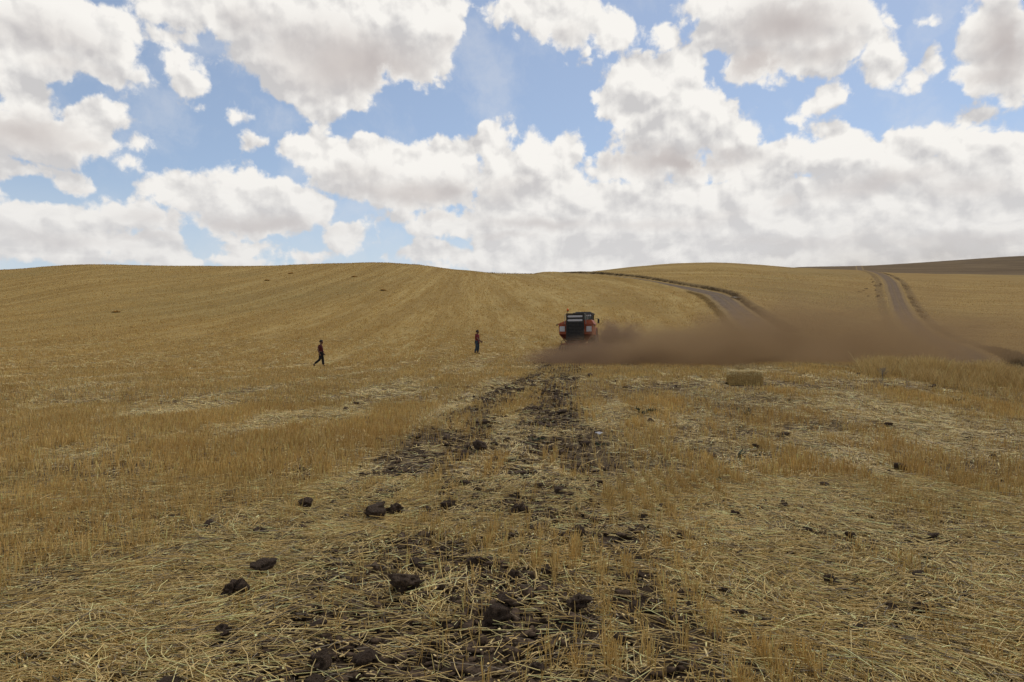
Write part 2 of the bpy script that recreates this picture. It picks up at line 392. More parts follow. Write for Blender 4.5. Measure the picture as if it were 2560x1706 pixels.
c = N.mix(f1, GOLD, PALE)
c = N.mix(N.ramp(s3, .40, .62, 0, .55), c, BRWN)
c = N.mix(N.ramp(fine, .44, .60, 0, .55), c, (.20, .125, .045, 1))
c = N.mix(N.ramp(N.noise(pos, 9, 6, .7), .5, .7, 0, .5), c, (.36, .27, .13, 1))
c = N.mix(N.ramp(big, .48, .68, 0, .3), c, (.21, .175, .075, 1))
soilc = N.mix(N.ramp(N.noise(pos, 6, 8, .7), .35, .65), (.048, .034, .023, 1), (.135, .094, .062, 1))
under = N.mix(N.ramp(N.noise(pos, 14, 8, .7), .40, .62), soilc, (.19, .135, .065, 1))
c = N.mix(N.attr('litter'), under, c)
c = N.mix(N.ramp(N.m('ADD', N.attr('soil'), N.m('MULTIPLY', N.m('SUBTRACT', N.noise(pos, 3, 6, .7), .5), 1.2)), .35, .7), c, soilc)
plc = N.mix(N.ramp(N.noise(N.v('MULTIPLY', pos, (.02, .12, .3)), 1, 7, .65), .35, .65), (.095, .068, .040, 1), (.175, .128, .072, 1))
c = N.mix(N.attr('plough'), c, plc)
vg = N.ramp(N.m('ADD', N.attr('verge'), N.m('MULTIPLY', N.m('SUBTRACT', N.noise(pos, 1.3, 6, .7), .5), 1.1)), .35, .8)
c = N.mix(N.m('MULTIPLY', vg, .6), c, (.12, .085, .045, 1))
N.put(pb.inputs['Base Color'], c)
bn = N.new('ShaderNodeBump'); bn.inputs['Strength'].default_value = .9; bn.inputs['Distance'].default_value = .12
N.put(bn.inputs['Height'], N.m('ADD', N.noise(pos, 7, 9, .75), N.m('MULTIPLY', s2, .8))); N.l.new(bn.outputs[0], pb.inputs['Normal'])
ground = link('ground', me, gmat, smooth=True); tag(ground, kind='structure')

# ------------------------------------------------------------------ dirt roads, as sheets laid on the ground
rmat = bpy.data.materials.new('dirt_road'); rmat.use_nodes = True
N = NT(rmat.node_tree); pb = N.n['Principled BSDF']; pb.inputs['Roughness'].default_value = .95; pb.inputs['Specular IOR Level'].default_value = .15
pos = N.new('ShaderNodeNewGeometry').outputs['Position']; ac = N.attr('rows', 'Vector'); ax = N.sep(ac)[0]
c = N.mix(N.ramp(N.noise(pos, .8, 8, .65), .35, .65), (.095, .068, .048, 1), (.155, .114, .082, 1))
ruts = N.ramp(N.m('ABSOLUTE', N.m('SUBTRACT', N.m('ABSOLUTE', ax), .85)), .0, .45, 1, 0)
c = N.mix(N.m('MULTIPLY', ruts, .5), c, (.17, .128, .098, 1))
edge = N.ramp(N.m('ADD', N.m('ABSOLUTE', ax), N.m('MULTIPLY', N.noise(pos, .7, 7, .75), 2.0)), 2.35, 3.1)
c = N.mix(N.m('MULTIPLY', N.ramp(N.m('ADD', N.m('ABSOLUTE', ax), N.noise(pos, 1.2, 6, .75)), .55, .9, 1, 0), .45), c, (.22, .155, .07, 1))
c = N.mix(edge, c, (.26, .18, .075, 1))
N.put(pb.inputs['Base Color'], c)
bn = N.new('ShaderNodeBump'); bn.inputs['Strength'].default_value = .6; bn.inputs['Distance'].default_value = .05
N.put(bn.inputs['Height'], N.noise(pos, 6, 8, .7)); N.l.new(bn.outputs[0], pb.inputs['Normal'])
def road(name, P_, w, lift):
    T = np.gradient(P_, axis=0); T /= np.linalg.norm(T, axis=1)[:, None]; Nn = np.stack([T[:, 1], -T[:, 0]], 1)
    w = w * np.interp(P_[:, 1], [0, 118, 165, 300], [1, 1, .55, .5]) if w > 2.6 else w * np.ones(len(P_))
    ks = np.linspace(-1, 1, 15); wob = 1 + (fbm(np.arange(len(P_)) * .15, np.zeros(len(P_)), 3) - .5) * .25
    gx = P_[:, None, 0] + Nn[:, None, 0] * ks[None] * (w * wob)[:, None]; gy = P_[:, None, 1] + Nn[:, None, 1] * ks[None] * (w * wob)[:, None]
    gz = H(gx, gy, np.zeros_like(gx)) + lift - .05 * np.abs(ks[None]) ** 8
    n, k = gx.shape; ii = np.arange(n * k).reshape(n, k)
    F_ = np.stack([ii[:-1, :-1], ii[:-1, 1:], ii[1:, 1:], ii[1:, :-1]], -1).reshape(-1, 4)
    m_ = np_mesh(name, np.stack([gx, gy, gz], -1).reshape(-1, 3), F_[:, ::-1], attrs={'rows': np.stack([np.broadcast_to(ks[None] * 2.7, gx.shape), gy * 0, gy * 0], -1).reshape(-1, 3)})
    return tag(link(name, m_, rmat, smooth=True), kind='structure')
road('road', R1, 2.7, .07)
road('road', R2, 2.0, .085)

# ------------------------------------------------------------------ straw: lying stalks, standing stubble, chaff
def norm(a): return a / np.maximum(np.linalg.norm(a, axis=1)[:, None], 1e-9)
def stalks(p, d, L, w, col, bend=None, up=0., sides=2, seg=1, taper=1.):
    n = len(p); r = rng.normal(size=(n, 3)) * (1 - up) + np.array([0, 0, 1.]) * up * 2.5
    s = norm(np.cross(d, r)); q = np.cross(s, d)
    lv = seg + 1; V = np.empty((n, lv, sides, 3))
    for k in range(lv):
        t = k / seg; c = p + d * (L * t)[:, None] + (bend * (t * t) if bend is not None else 0)
        ww = (w * (1 - (1 - taper) * t) / 2)[:, None]
        if sides == 2: V[:, k, 0] = c - s * ww; V[:, k, 1] = c + s * ww
        else:
            for j in range(3):
                a = 2 * pi * j / 3; V[:, k, j] = c + (s * cos(a) + q * sin(a)) * ww
    base = (np.arange(n) * lv * sides)[:, None]; fs = []
    for k in range(seg):
        for j in range(1 if sides == 2 else 3):
            j2 = (j + 1) % sides
            fs.append(base + np.array([[k * sides + j, k * sides + j2, (k + 1) * sides + j2, (k + 1) * sides + j]]))
    return V.reshape(-1, 3), np.concatenate(fs, 0), np.repeat(col, lv * sides, 0)
def join(parts):
    Vs, Fs, Cs = [], [], []; o = 0
    for V, F_, c in parts: Vs.append(V); Fs.append(F_ + o); Cs.append(c); o += len(V)
    return np.concatenate(Vs), np.concatenate(Fs), np.concatenate(Cs)
def scatter(n, y0, y1, tmax=.86):
    y = np.sqrt(rng.random(n) * (y1 ** 2 - y0 ** 2) + y0 ** 2); t = (rng.random(n) * 2 - 1) * tmax
    return t * y, y
BALE = at(1868, 962)
def offbale(x, y):
    k = (np.abs(x - BALE[0]) > .62) | (np.abs(y - BALE[1] + .25) > .75); return x[k], y[k]
def masks(x, y):
    u, v = rowuv(x, y)
    st = .62 * fbm(u / 1.1, v / 4.5, 41, 3) + .38 * fbm(u / .35, v / 1.1, 45, 3)
    q_ = .05 * sst(y, 9, 16)
    st = sst(st + .07 * sst(u, -1.2, -2.6) * sst(y, 4.5, 6.5) * sst(y, 16, 12), .44 - q_, .57 + q_)
    st = np.maximum(st, .70 * sst(np.sin(u * 2 * pi / 4.1 + 2.5 * fbm(u / 9, v / 25, 3)), .2, .9) * sst(y, 9, 16) * sst(u, 0, -3))
    s = track(x, y); ns = fbm(x / .55, y / .9, 51, 4)
    hw = np.interp(y, [3, 8, 14, 20, 31], [1.25, 1.95, 1.75, 1.4, 1.1]); e = sst(np.abs(s), hw + .3, hw - .35) * sst(y, 52, 40)
    mid = np.exp(-((s + .10 - .08 * np.sin(y * .7)) / .34) ** 2) * sst(y, 6.5, 9.5) * 1.15         # strip of stubble left between the tilled lines
    side = 0
    soil = np.clip(e * sst(ns, .34, .47) - mid * .9 - side, 0, 1)
    bald = sst(fbm(x / .45, y / .45, 61, 4), .54, .66) * .9
    gapn = sst(fbm(x / 1.7, y / 2.2, 71, 4), .50, .64)
    k_ = 1 - .6 * sst(y, 9, 16) * sst(x, 1, -2)
    return u, v, st, soil * (1 - .45 * sst(y, 20, 27)), bald * k_, gapn * k_
def tint(n, a, b, k=.22, dark=None):
    f = rng.random(n)[:, None]; c = np.array(a) * (1 - f) + np.array(b) * f
    return np.clip(c * (1 + rng.normal(size=n) * k)[:, None], .01, .75)
LIEA, LIEB = (.54, .37, .13), (.82, .635, .31)
STA, STB = (.48, .305, .090), (.74, .52, .205)
GREY = (.17, .13, .085)
parts = []
def lying(n, y0, y1, w, L0, L1, sides, keep_soil=.16, zmax=.05, tmax=.86):
    x, y = scatter(n, y0, y1, tmax); x, y = offbale(x, y); u, v, st, soil, bald, gp = masks(x, y)
    pr = (1 - .45 * st) * (1 - .55 * bald) * (1 - .45 * gp) * (1 - (1 - keep_soil) * soil)
    k = rng.random(len(x)) < pr; x, y = x[k], y[k]; n = len(x)
    flow = fbm(x / 1.6, y / 1.6, 81, 3) * 7 + rng.normal(size=n) * .55; rnd = rng.random(n) < .3
    flow = np.where(rnd, rng.random(n) * 2 * pi, flow)
    L = L0 + (L1 - L0) * rng.random(n) ** 1.8; tilt = np.abs(rng.normal(size=n)) * .13
    d = norm(np.stack([np.cos(flow) * np.cos(tilt), np.sin(flow) * np.cos(tilt), np.sin(tilt)], 1))
    z = H(x, y) + rng.random(n) ** 1.5 * zmax + .004
    bend = rng.normal(size=(n, 3)) * (L * (.22 if y1 < 9 else .12))[:, None]; bend[:, 2] = -np.abs(bend[:, 2]) * .5
    patch = fbm(x / 2.5, y / 2.5, 91, 3)[:, None]
    c = tint(n, LIEA, LIEB) * (.80 + .4 * patch)
    g = rng.random(n) < .14; c[g] = tint(int(g.sum()), GREY, (.3, .25, .18))
    parts.append(stalks(np.stack([x, y, z], 1) - d * (L / 2)[:, None] * [1, 1, 0], d, L, w * (.7 + .6 * rng.random(n)), c, bend, .55, sides, 2 if y1 < 20 else 1))
def standing(n, y0, y1, w, h0, h1, sides, tmax=.86, snap=True, lean=.16):
    x, y = scatter(n, y0, y1, tmax); x, y = offbale(x, y); n = len(x); u, v, st, soil, bald, gp = masks(x, y)
    if snap:                                       # drill rows 14 cm apart
        du = np.round(u / .14) * .14 + rng.normal(size=n) * .022 - u; x = x + du
    cl = sst(fbm(x / .10, y / .16, 101, 2), .42, .6)
    pr = (.10 + .90 * st) * (1 - .5 * gp) * (1 - .86 * soil) * (.25 + .75 * cl) * (1 - .6 * bald)
    k = rng.random(n) < pr; x, y, st = x[k], y[k], st[k]; n = len(x)
    hgt = (h0 + (h1 - h0) * rng.random(n)) * (.65 + .35 * st)
    d = norm(np.stack([rng.normal(size=n) * lean + .03, rng.normal(size=n) * lean, np.ones(n)], 1))
    z = H(x, y) - .01
    patch = fbm(x / 1.8, y / 1.8, 95, 3)[:, None]
    c = tint(n, STA, STB, .2) * (.80 + .4 * patch) 
    red = sst(fbm(x / 1.3, y / 1.3, 97, 3), .56, .66)[:, None]; c = c * (1 - .25 * red) + np.array((.40, .21, .055)) * .25 * red
    parts.append(stalks(np.stack([x, y, z], 1), d, hgt, w * (.7 + .6 * rng.random(n)), c, rng.normal(size=(n, 3)) * .012, 0., sides, 1))
lying(205000, 1.6, 8.5, .0046, .04, .29, 3, .38, .065, .95)
lying(70000, 1.6, 9, .0085, .015, .06, 2, .3, .05, .95)
standing(120000, 1.6, 8.5, .0046, .08, .185, 3, .95)
lying(240000, 8.5, 18, .0060, .06, .30, 2, .17, .06)
standing(300000, 8.5, 18, .0062, .11, .21, 2)
lying(190000, 18, 40, .011, .12, .42, 2, .2, .06)
standing(330000, 18, 40, .011, .12, .20, 2)
lying(60000, 40, 75, .022, .2, .6, 2, .2, .06)
standing(230000, 40, 75, .022, .12, .20, 2, snap=False)
standing(200000, 75, 125, .045, .13, .20, 2, snap=False)
standing(150000, 125, 215, .10, .14, .20, 2, snap=False)
_sc = scatter
def scatter(n, y0, y1, tmax=.86):                 # the ground to either side of the picture
    x, y = _sc(n, y0, y1, 2.1); k = np.abs(x) > .84 * y; return x[k], y[k]
lying(90000, 1.2, 12, .008, .08, .36, 2, .3, .06); standing(90000, 1.2, 12, .007, .10, .20, 2)
lying(70000, 12, 30, .014, .12, .42, 2, .3, .06); standing(110000, 12, 30, .014, .12, .20, 2)
V, F_, c = join(parts)
smat = bpy.data.materials.new('straw'); smat.use_nodes = True
N = NT(smat.node_tree); pb = N.n['Principled BSDF']; pb.inputs['Roughness'].default_value = .65; pb.inputs['Specular IOR Level'].default_value = .25
N.put(pb.inputs['Base Color'], N.attr('tint', 'Color'))
# keep the roads free of stubble
fc = V[F_[:, 0]]
selr = (fc[:, 1] > 1) & (fc[:, 0] > 12)
rdf = np.full(len(fc), 99.); rdf[selr] = np.minimum(polydist(fc[selr, 0], fc[selr, 1], R1), polydist(fc[selr, 0], fc[selr, 1], R2))
F_ = F_[rdf > 2.75]
straw = link('straw_stubble', np_mesh('straw_stubble', V, F_, c), smat); tag(straw, kind='stuff')
print('straw faces', len(F_))

# stubble fringe along the crests, seen against the sky
def tufts(name, x, y, h, w, a, b, per, lean=.25, spread=.12, mt=None, taper=.3, kind='stuff', seg=2):
    n = len(x); X_ = np.repeat(x, per) + rng.normal(size=n * per) * spread; Y_ = np.repeat(y, per) + rng.normal(size=n * per) * spread
    d = norm(np.stack([rng.normal(size=n * per) * lean, rng.normal(size=n * per) * lean, np.ones(n * per)], 1))
    hh = np.repeat(h, per) * (.5 + .6 * rng.random(n * per))
    cc_ = tint(n * per, a, b, .22)
    VV, FF, c_ = stalks(np.stack([X_, Y_, H(X_, Y_) - .03], 1), d, hh, np.full(n * per, w), cc_, rng.normal(size=(n * per, 3)) * (hh * .25)[:, None] * [1, 1, .2], 0., 2, seg, taper)
    o = link(name, np_mesh(name, VV, FF, c_), mt or smat); tag(o, kind=kind); return o
pxs = rng.uniform(-150, 2000, 3200); dd = np.where(pxs < 1200, rng.uniform(196, 212, 3200), rng.uniform(236, 262, 3200))
dd = np.where((pxs > 1180) & (pxs < 1450), rng.uniform(228, 250, 3200), dd)
hh = .16 + .32 * sst(fbm(pxs / 60, pxs * 0, 7), .5, .7) * ((pxs > 900) & (pxs < 1500))
tufts('stubble_fringe', (pxs - 1280) / FPX * dd, dd, hh, .06, (.25, .16, .06), (.34, .24, .11), 5, spread=.5)
# dark weeds on the banks beside the roads
def bank(P_, off0, off1, n, y0, y1, h):
    T = np.gradient(P_, axis=0); T /= np.linalg.norm(T, axis=1)[:, None]
    ok = np.where((P_[:, 1] > y0) & (P_[:, 1] < y1))[0]; i = rng.choice(ok, n); o = rng.uniform(off0, off1, n)
    return P_[i, 0] + T[i, 1] * o, P_[i, 1] - T[i, 0] * o, np.full(n, h) * (.4 + rng.random(n))
b1 = bank(R1, 2.6, 4.3, 3000, 78, 262, .52); b2 = bank(R2, 2.4, 3.4, 500, 60, 260, .22); b3 = bank(R2, 2.6, 4.2, 700, 36, 72, .35)
b4 = bank(R1, 2.6, 4.0, 900, 20, 36, .3)
bx_, by_, bh_ = [np.concatenate(q) for q in zip(b1, b2, b3)]
tufts('verge_weeds', bx_, by_, bh_, .05, (.075, .055, .030), (.17, .12, .06), 13, lean=.5, spread=.22)
b5 = bank(R1, -3.6, -2.7, 1500, 60, 240, .34)
tufts('verge_stubble', *b5, .035, (.25, .17, .06), (.40, .29, .13), 12, lean=.3, spread=.22)
# tall dry grass on the verge at the right, in front of the road
gx, gy = [], []
while len(gx) < 1350:
    px = rng.uniform(2150, 2900); dd_ = rng.uniform(17, 30); f = math.exp(-((dd_ - (26.5 - (px - 2200) / 360 * 2.2)) / 2.6) ** 2)
    nn = float(fbm(np.array([px / 60.]), np.array([dd_ / 2.]), 4, 3)[0])
    if rng.random() < f * (.04 + 2.2 * max(0, nn - .40)) * min(1., max(0., (px - 2150) / 130)): gx.append((px - 1280) / FPX * dd_); gy.append(dd_)
gx, gy = np.array(gx), np.array(gy)
tufts('dry_grass', gx, gy, .26 + .66 * fbm(gx * 1.2, gy, 8, 2), .010, (.42, .28, .10), (.72, .53, .24), 75, lean=.22, spread=.16, taper=.4)
# thin tall stalks along the edge of the field
ex = rng.uniform(1380, 2200, 260); ed = rng.uniform(27.5, 32, 260)
tufts('field_edge_grass', (ex - 1280) / FPX * ed, ed, .16 + .22 * rng.random(260) ** 2, .008, (.32, .22, .09), (.55, .43, .22), 30, lean=.25, spread=.18, taper=.4)

# ------------------------------------------------------------------ soil clods
def clodmat():
    m = bpy.data.materials.new('soil_clod'); m.use_nodes = True; N = NT(m.node_tree); b = N.n['Principled BSDF']; b.inputs['Roughness'].default_value = .95; b.inputs['Specular IOR Level'].default_value = .15
    co = N.new('ShaderNodeTexCoord').outputs['Object']; oi = N.new('ShaderNodeObjectInfo').outputs['Random']
    c = N.mix(N.ramp(N.noise(co, 9, 9, .7), .35, .66), (.075, .052, .037, 1), (.21, .148, .104, 1))
    c = N.mix(N.m('MULTIPLY', oi, .35), c, (.085, .055, .040, 1)); N.put(b.inputs['Base Color'], c)
    bn = N.new('ShaderNodeBump'); bn.inputs['Strength'].default_value = 1.; bn.inputs['Distance'].default_value = .12
    N.put(bn.inputs['Height'], N.noise(co, 5, 10, .75)); N.l.new(bn.outputs[0], b.inputs['Normal']); return m
CM = clodmat()
import bmesh
def clod_geo(seed, sub):
    bm = bmesh.new(); bmesh.ops.create_icosphere(bm, subdivisions=sub, radius=1.)
    r = np.random.default_rng(seed); K = r.normal(size=(26, 3)) * np.repeat([1.3, 2.6, 5.5], [8, 9, 9])[:, None]; ph = r.random(26) * 6.28; am = np.repeat([.13, .085, .06], [8, 9, 9])
    co = np.array([v.co[:] for v in bm.verts]); pl = norm(r.normal(size=(9, 3))); pd = r.uniform(.55, .85, 9)
    rr = 1 + (np.sin(co @ K.T + ph) * am).sum(1)
    co = co * rr[:, None]
    for q, dd_ in zip(pl, pd):                    # broken facets
        t = co @ q; ex_ = np.maximum(t - dd_, 0) * .85; co = co - q * ex_[:, None]
    co[:, 2] *= .72; co[:, 1] *= .85
    F3 = np.array([[v.index for v in f.verts] for f in bm.faces]); bm.free(); return co, F3
CLODG = [clod_geo(i, 4 if i < 4 else 3) for i in range(8)]
CLODM = []
for co, F3 in CLODG:
    m_ = np_mesh('soil_clod', co, F3); m_.materials.append(CM); CLODM.append(m_)
def clod(px, py, wpx, label, group='clods of dark soil', tall=1.):
    x, y = at(px, py); r = wpx * y / FPX / 2 * 1.02
    o = bpy.data.objects.new('soil_clod', CLODM[random.randrange(4 if wpx > 36 else 8)]); C.objects.link(o)
    o.scale = (r, r * random.uniform(.8, 1.1), r * random.uniform(.75, 1.1) * tall); o.rotation_euler = (random.uniform(-.4, .4), random.uniform(-.4, .4), random.uniform(0, 6.28))
    o.location = (x, y, hz1(x, y) + r * .66); tag(o, label, 'soil clod', group)
BIG = [
 (1020,1485,92,'largest upright clod of brown soil, at the left of the bare patch'),
 (800,1680,100,'wide lumpy brown clod at the very bottom edge, left of the tilled strip'),
 (915,1665,78,'dark clod touching the right side of the wide lumpy bottom clod'),
 (1445,1535,84,'rounded clod standing alone in the straw right of the tilled strip, below the orange stubble'),
 (932,1305,72,'dark rounded clod left of the tilled strip, a green weed behind it'),
 (988,1300,58,'lighter brown clod immediately right of the weed-backed dark rounded clod'),
 (1295,1300,62,'squarish brown clod leaning on the stubble in the middle of the tilled strip'),
 (650,1340,44,'dark angular clod half hidden in standing stubble left of the tilled strip'),
 (655,1437,62,'flat brown clod lying in pale straw, left of the tilled strip'),
 (585,1500,92,'broad dark clod broken in two on the pale straw, far left of the tilled strip'),
 (560,1605,70,'dark clod near the bottom left corner of the bare soil, with straw across it'),
 (762,1270,50,'dark clod with stubble stalks in front, above and left of the tilled strip'),
 (1840,1303,40,'pointed brown clod alone on flat straw right of the strip, beside a grass tuft'),
 (1845,1550,50,'flat dark clod of the pair low on the right, the left one'),
 (1915,1573,50,'rounded dark clod of the pair low on the right, the right one'),
 (2080,1475,54,'dark clod sunk in straw at the lower right, below the middle'),
 (2250,1178,36,'dark clod at the foot of an orange stubble tuft on the right'),
 (2485,1152,22,'small round black clod near the right edge, on open straw'),
 (2218,1070,22,'black clod standing up in the stubble on the right'),
 (2065,1225,30,'black clod in a hollow of straw right of the middle'),
 (1705,1355,42,'dark clod half buried behind stalks just right of the tilled strip'),
 (2310,1535,44,'pale brown clod in the straw at the lower right'),
 (2230,1530,34,'dark brown clod just left of the pale brown clod at the lower right'),
 (15,1390,26,'small black clod at the left edge of the picture'),
 (1475,945,18,'dark round clod on the pale straw at the far end of the tilled strip'),
 (1283,1010,20,'dark clod standing above the straw far along the left side of the strip'),
 (1250,1560,70,'brown crumbly clod in the bottom middle among loose crumbs'),
 (1345,1690,66,'dark clod cut by the bottom edge in the middle'),
 (1205,1130,44,'dark clod on the bare soil far along the strip, left of the stubble line'),
 (1450,1350,40,'brown clod on the right furrow, in front of lying straw'),
 (1960,1275,34,'flat brown clod with a pebble sized one at its right, on open straw'),
 (2020,1340,28,'upright dark clod poking from straw below the flat brown clod'),
]
for b in BIG: clod(*b)
SMALL = 'small dark brown soil clod lying among the broken straw'
n_ = 0
while n_ < 285:
    if n_ < 155:
        y = 3.3 * math.exp(random.random() * 2.4); s = random.gauss(-.05, .55)
        x = s * 1.35 + float(np.interp(y, TRY, TRX)); wm = random.uniform(.020, .060) if random.random() < .8 else random.uniform(.05, .085)
    else:
        y = 4. * math.exp(random.random() * 1.8); x = random.uniform(-.5, .72) * y; wm = random.uniform(.030, .068)
        if x < -.1 * y and random.random() < .45: continue
    if abs(x) > .78 * y: continue
    r = wm * (.9 + y / 34); z = hz1(x, y)
    o = bpy.data.objects.new('soil_clod', CLODM[random.randrange(8)]); C.objects.link(o)
    o.scale = (r, r * random.uniform(.7, 1.1), r * random.uniform(.6, 1.)); o.rotation_euler = (random.uniform(-.5, .5), random.uniform(-.5, .5), random.uniform(0, 6.28))
    o.location = (x, y, z + r * .55); tag(o, SMALL, 'soil clod', 'small clods of dark soil'); n_ += 1
# crumbs: uncountable
nC = 20000; cy = 2.6 * np.exp(rng.random(nC) * 2.9); cs = rng.normal(size=nC) * .85; cx = cs + np.interp(cy, TRY, TRX)
_, _, _, so, _, _ = masks(cx, cy); kk = rng.random(nC) < (.12 + .88 * so); cx, cy = cx[kk], cy[kk]
co, F3 = clod_geo(78, 2); sc = (.005 + .036 * rng.random(len(cx)) ** 3.0) * (1 + cy / 20)
ang = rng.random(len(cx)) * 6.28; ca, sa = np.cos(ang)[:, None], np.sin(ang)[:, None]; sy_ = (.5 + .5 * rng.random(len(cx)))[:, None]; sz_ = (.45 + .5 * rng.random(len(cx)))[:, None]; co = co * np.array([1.15, 1, 1])
vx = (co[None, :, 0] * ca - co[None, :, 1] * sy_ * sa) * sc[:, None] + cx[:, None]; vy = (co[None, :, 0] * sa + co[None, :, 1] * sy_ * ca) * sc[:, None] + cy[:, None]
vz = co[None, :, 2] * sz_ * sc[:, None] + (H(cx, cy) + sc * .4)[:, None]
Vc = np.stack([vx, vy, vz], -1).reshape(-1, 3); Fc = (F3[None] + (np.arange(len(cx)) * len(co))[:, None, None]).reshape(-1, 3)
cm2 = mat('soil_crumb', (.125, .086, .058), .95, noise=.6, nscale=30, bump=.5, spec=.1)
tag(link('soil_crumbs', np_mesh('soil_crumbs', Vc, Fc), cm2), kind='stuff')

# ------------------------------------------------------------------ mesh kit for built objects
from mathutils import Vector, Matrix, Euler
class MB:
    def __init__(s): s.bm = bmesh.new()
    def _x(s, vs, loc, rot=None):
        M = Matrix.Translation(loc) @ (Euler(rot).to_matrix().to_4x4() if rot else Matrix())
        for v in vs: v.co = M @ v.co
    def box(s, loc, size, rot=None, bev=0.):
        r = bmesh.ops.create_cube(s.bm, size=1); vs = r['verts']
        for v in vs: v.co = Vector((v.co.x * size[0], v.co.y * size[1], v.co.z * size[2]))
        if bev:
            es = list({e for v in vs for e in v.link_edges}); rr = bmesh.ops.bevel(s.bm, geom=es, offset=bev, segments=2, affect='EDGES'); vs = list({v for f in rr['faces'] for v in f.verts} | {v for v in vs if v.is_valid})
        s._x(vs, loc, rot); return s
    def cyl(s, a, b, r, r2=None, n=14):
        a, b = Vector(a), Vector(b); d = b - a
        q = bmesh.ops.create_cone(s.bm, cap_ends=True, segments=n, radius1=r, radius2=r if r2 is None else r2, depth=d.length)
        M = Matrix.Translation((a + b) / 2) @ d.to_track_quat('Z', 'Y').to_matrix().to_4x4()
        for v in q['verts']: v.co = M @ v.co
        return s
    def tube(s, pts, r, n=8):
        for a, b in zip(pts[:-1], pts[1:]): s.cyl(a, b, r, n=n)
        return s
    def loft(s, rings):
        R_ = [[s.bm.verts.new(p) for p in rg] for rg in rings]; n = len(rings[0])
        for a, b in zip(R_[:-1], R_[1:]):
            for i in range(n): s.bm.faces.new((a[i], a[(i + 1) % n], b[(i + 1) % n], b[i]))
        s.bm.faces.new(R_[0][::-1]); s.bm.faces.new(R_[-1]); return s
    def lathe(s, prof, c, axis='X', n=28):
        rings = []
        for k in range(n):
            a = 2 * pi * k / n
            rings.append([s.bm.verts.new((c[0] + h, c[1] + r * cos(a), c[2] + r * sin(a)) if axis == 'X' else (c[0] + r * cos(a), c[1] + r * sin(a), c[2] + h)) for r, h in prof])
        for k in range(n):
            A_, B_ = rings[k], rings[(k + 1) % n]
            for i in range(len(prof) - 1): s.bm.faces.new((A_[i], A_[i + 1], B_[i + 1], B_[i]))
        return s
    def build(s, name, mt, parent=None, smooth=False):
        bmesh.ops.remove_doubles(s.bm, verts=s.bm.verts[:], dist=1e-5)
        bmesh.ops.recalc_face_normals(s.bm, faces=s.bm.faces[:])
        me = bpy.data.meshes.new(name); s.bm.to_mesh(me); s.bm.free(); return link(name, me, mt, parent, smooth)
M_ = dict(
 orange=mat('orange_paint', (.38, .075, .025), .5, noise=.35, nscale=3, col2=(.24, .07, .035)),
 dred=mat('dusty_red_paint', (.16, .030, .018), .6, noise=.4, nscale=4),
 black=mat('black_steel', (.018, .018, .019), .55, noise=.3, nscale=6, col2=(.04, .034, .028)),
 dark=mat('dark_plastic', (.03, .031, .033), .5),
 grey=mat('grey_roof', (.105, .105, .108), .5, noise=.2),
 white=mat('white_reflector', (.50, .50, .53), .5, noise=.1), amber=mat('amber_plastic', (.75, .16, .02), .3),
 steel=mat('worn_steel', (.28, .27, .26), .45, metal=.7, noise=.3), tyre=mat('tyre_rubber', (.03, .027, .024), .9, noise=.3, bump=.3), rim=mat('rim_paint', (.35, .30, .22), .6, noise=.3),
 glass=mat('cab_glass', (.075, .085, .075), .12, spec=.5), post=mat('pale_post', (.30, .31, .29), .6))
HD = -R(12.8)
mx, my = 5.22, 56.
# ---- seed drill seen from behind
dr = empty('seed_drill', (mx, my, hz1(mx, my) - .03), HD)
tag(dr, 'orange seed drill with black rear panel and two white stripes, throwing up brown dust', 'seed drill')
h = MB(); h.loft([[(-.62, .7, .62), (.62, .7, .62), (.62, 1.5, .62), (-.62, 1.5, .62)],
                  [(-1.02, .3, 1.02), (1.02, .3, 1.02), (1.02, 1.9, 1.02), (-1.02, 1.9, 1.02)],
                  [(-1.36, .02, 1.357), (1.36, .02, 1.357), (1.36, 2.1, 1.357), (-1.36, 2.1, 1.357)]]); h.build('hopper_funnel', M_['dred'], dr)
h = MB(); h.loft([[(-1.36, .02, 1.36), (1.36, .02, 1.36), (1.36, 2.1, 1.36), (-1.36, 2.1, 1.36)],
                  [(-1.40, 0, 2.14), (1.40, 0, 2.14), (1.40, 2.15, 2.14), (-1.40, 2.15, 2.14)]])
hop = h.build('hopper', M_['orange'], dr)
h = MB(); h.loft([[(-1.50, -.06, 2.143), (1.50, -.06, 2.143), (1.50, 2.22, 2.143), (-1.50, 2.22, 2.143)], [(-1.50, -.06, 2.20), (1.50, -.06, 2.20), (1.50, 2.22, 2.20), (-1.50, 2.22, 2.20)],
                  [(-.80, .04, 2.50), (1.28, .04, 2.56), (1.28, 2.1, 2.56), (-.80, 2.1, 2.50)]])
h.build('hopper_lid', M_['orange'], dr)
h = MB(); h.box((-1.55, -.02, 2.12), (.16, .14, .09), bev=.02).box((1.54, -.02, 2.12), (.12, .14, .09), bev=.02); h.build('lid_latch', M_['black'], dr)
for sx in (-1, 1):
    h = MB(); h.box((sx * 1.10, -.035, 1.80), (.43, .03, .43), bev=.008); h.build('reflector_board', M_['white'], dr)
    h = MB(); h.loft([[(sx * .55, .2, .42), (sx * .66, .2, .42), (sx * .66, .3, .42), (sx * .55, .3, .42)], [(sx * 1.02, -.03, 1.06), (sx * 1.10, -.03, 1.06), (sx * 1.10, .1, 1.06), (sx * 1.02, .1, 1.06)],
                      [(sx * 1.28, -.03, 1.34), (sx * 1.36, -.03, 1.34), (sx * 1.36, .1, 1.34), (sx * 1.28, .1, 1.34)]]); h.build('side_strut', M_['dred'], dr)
pn = MB()
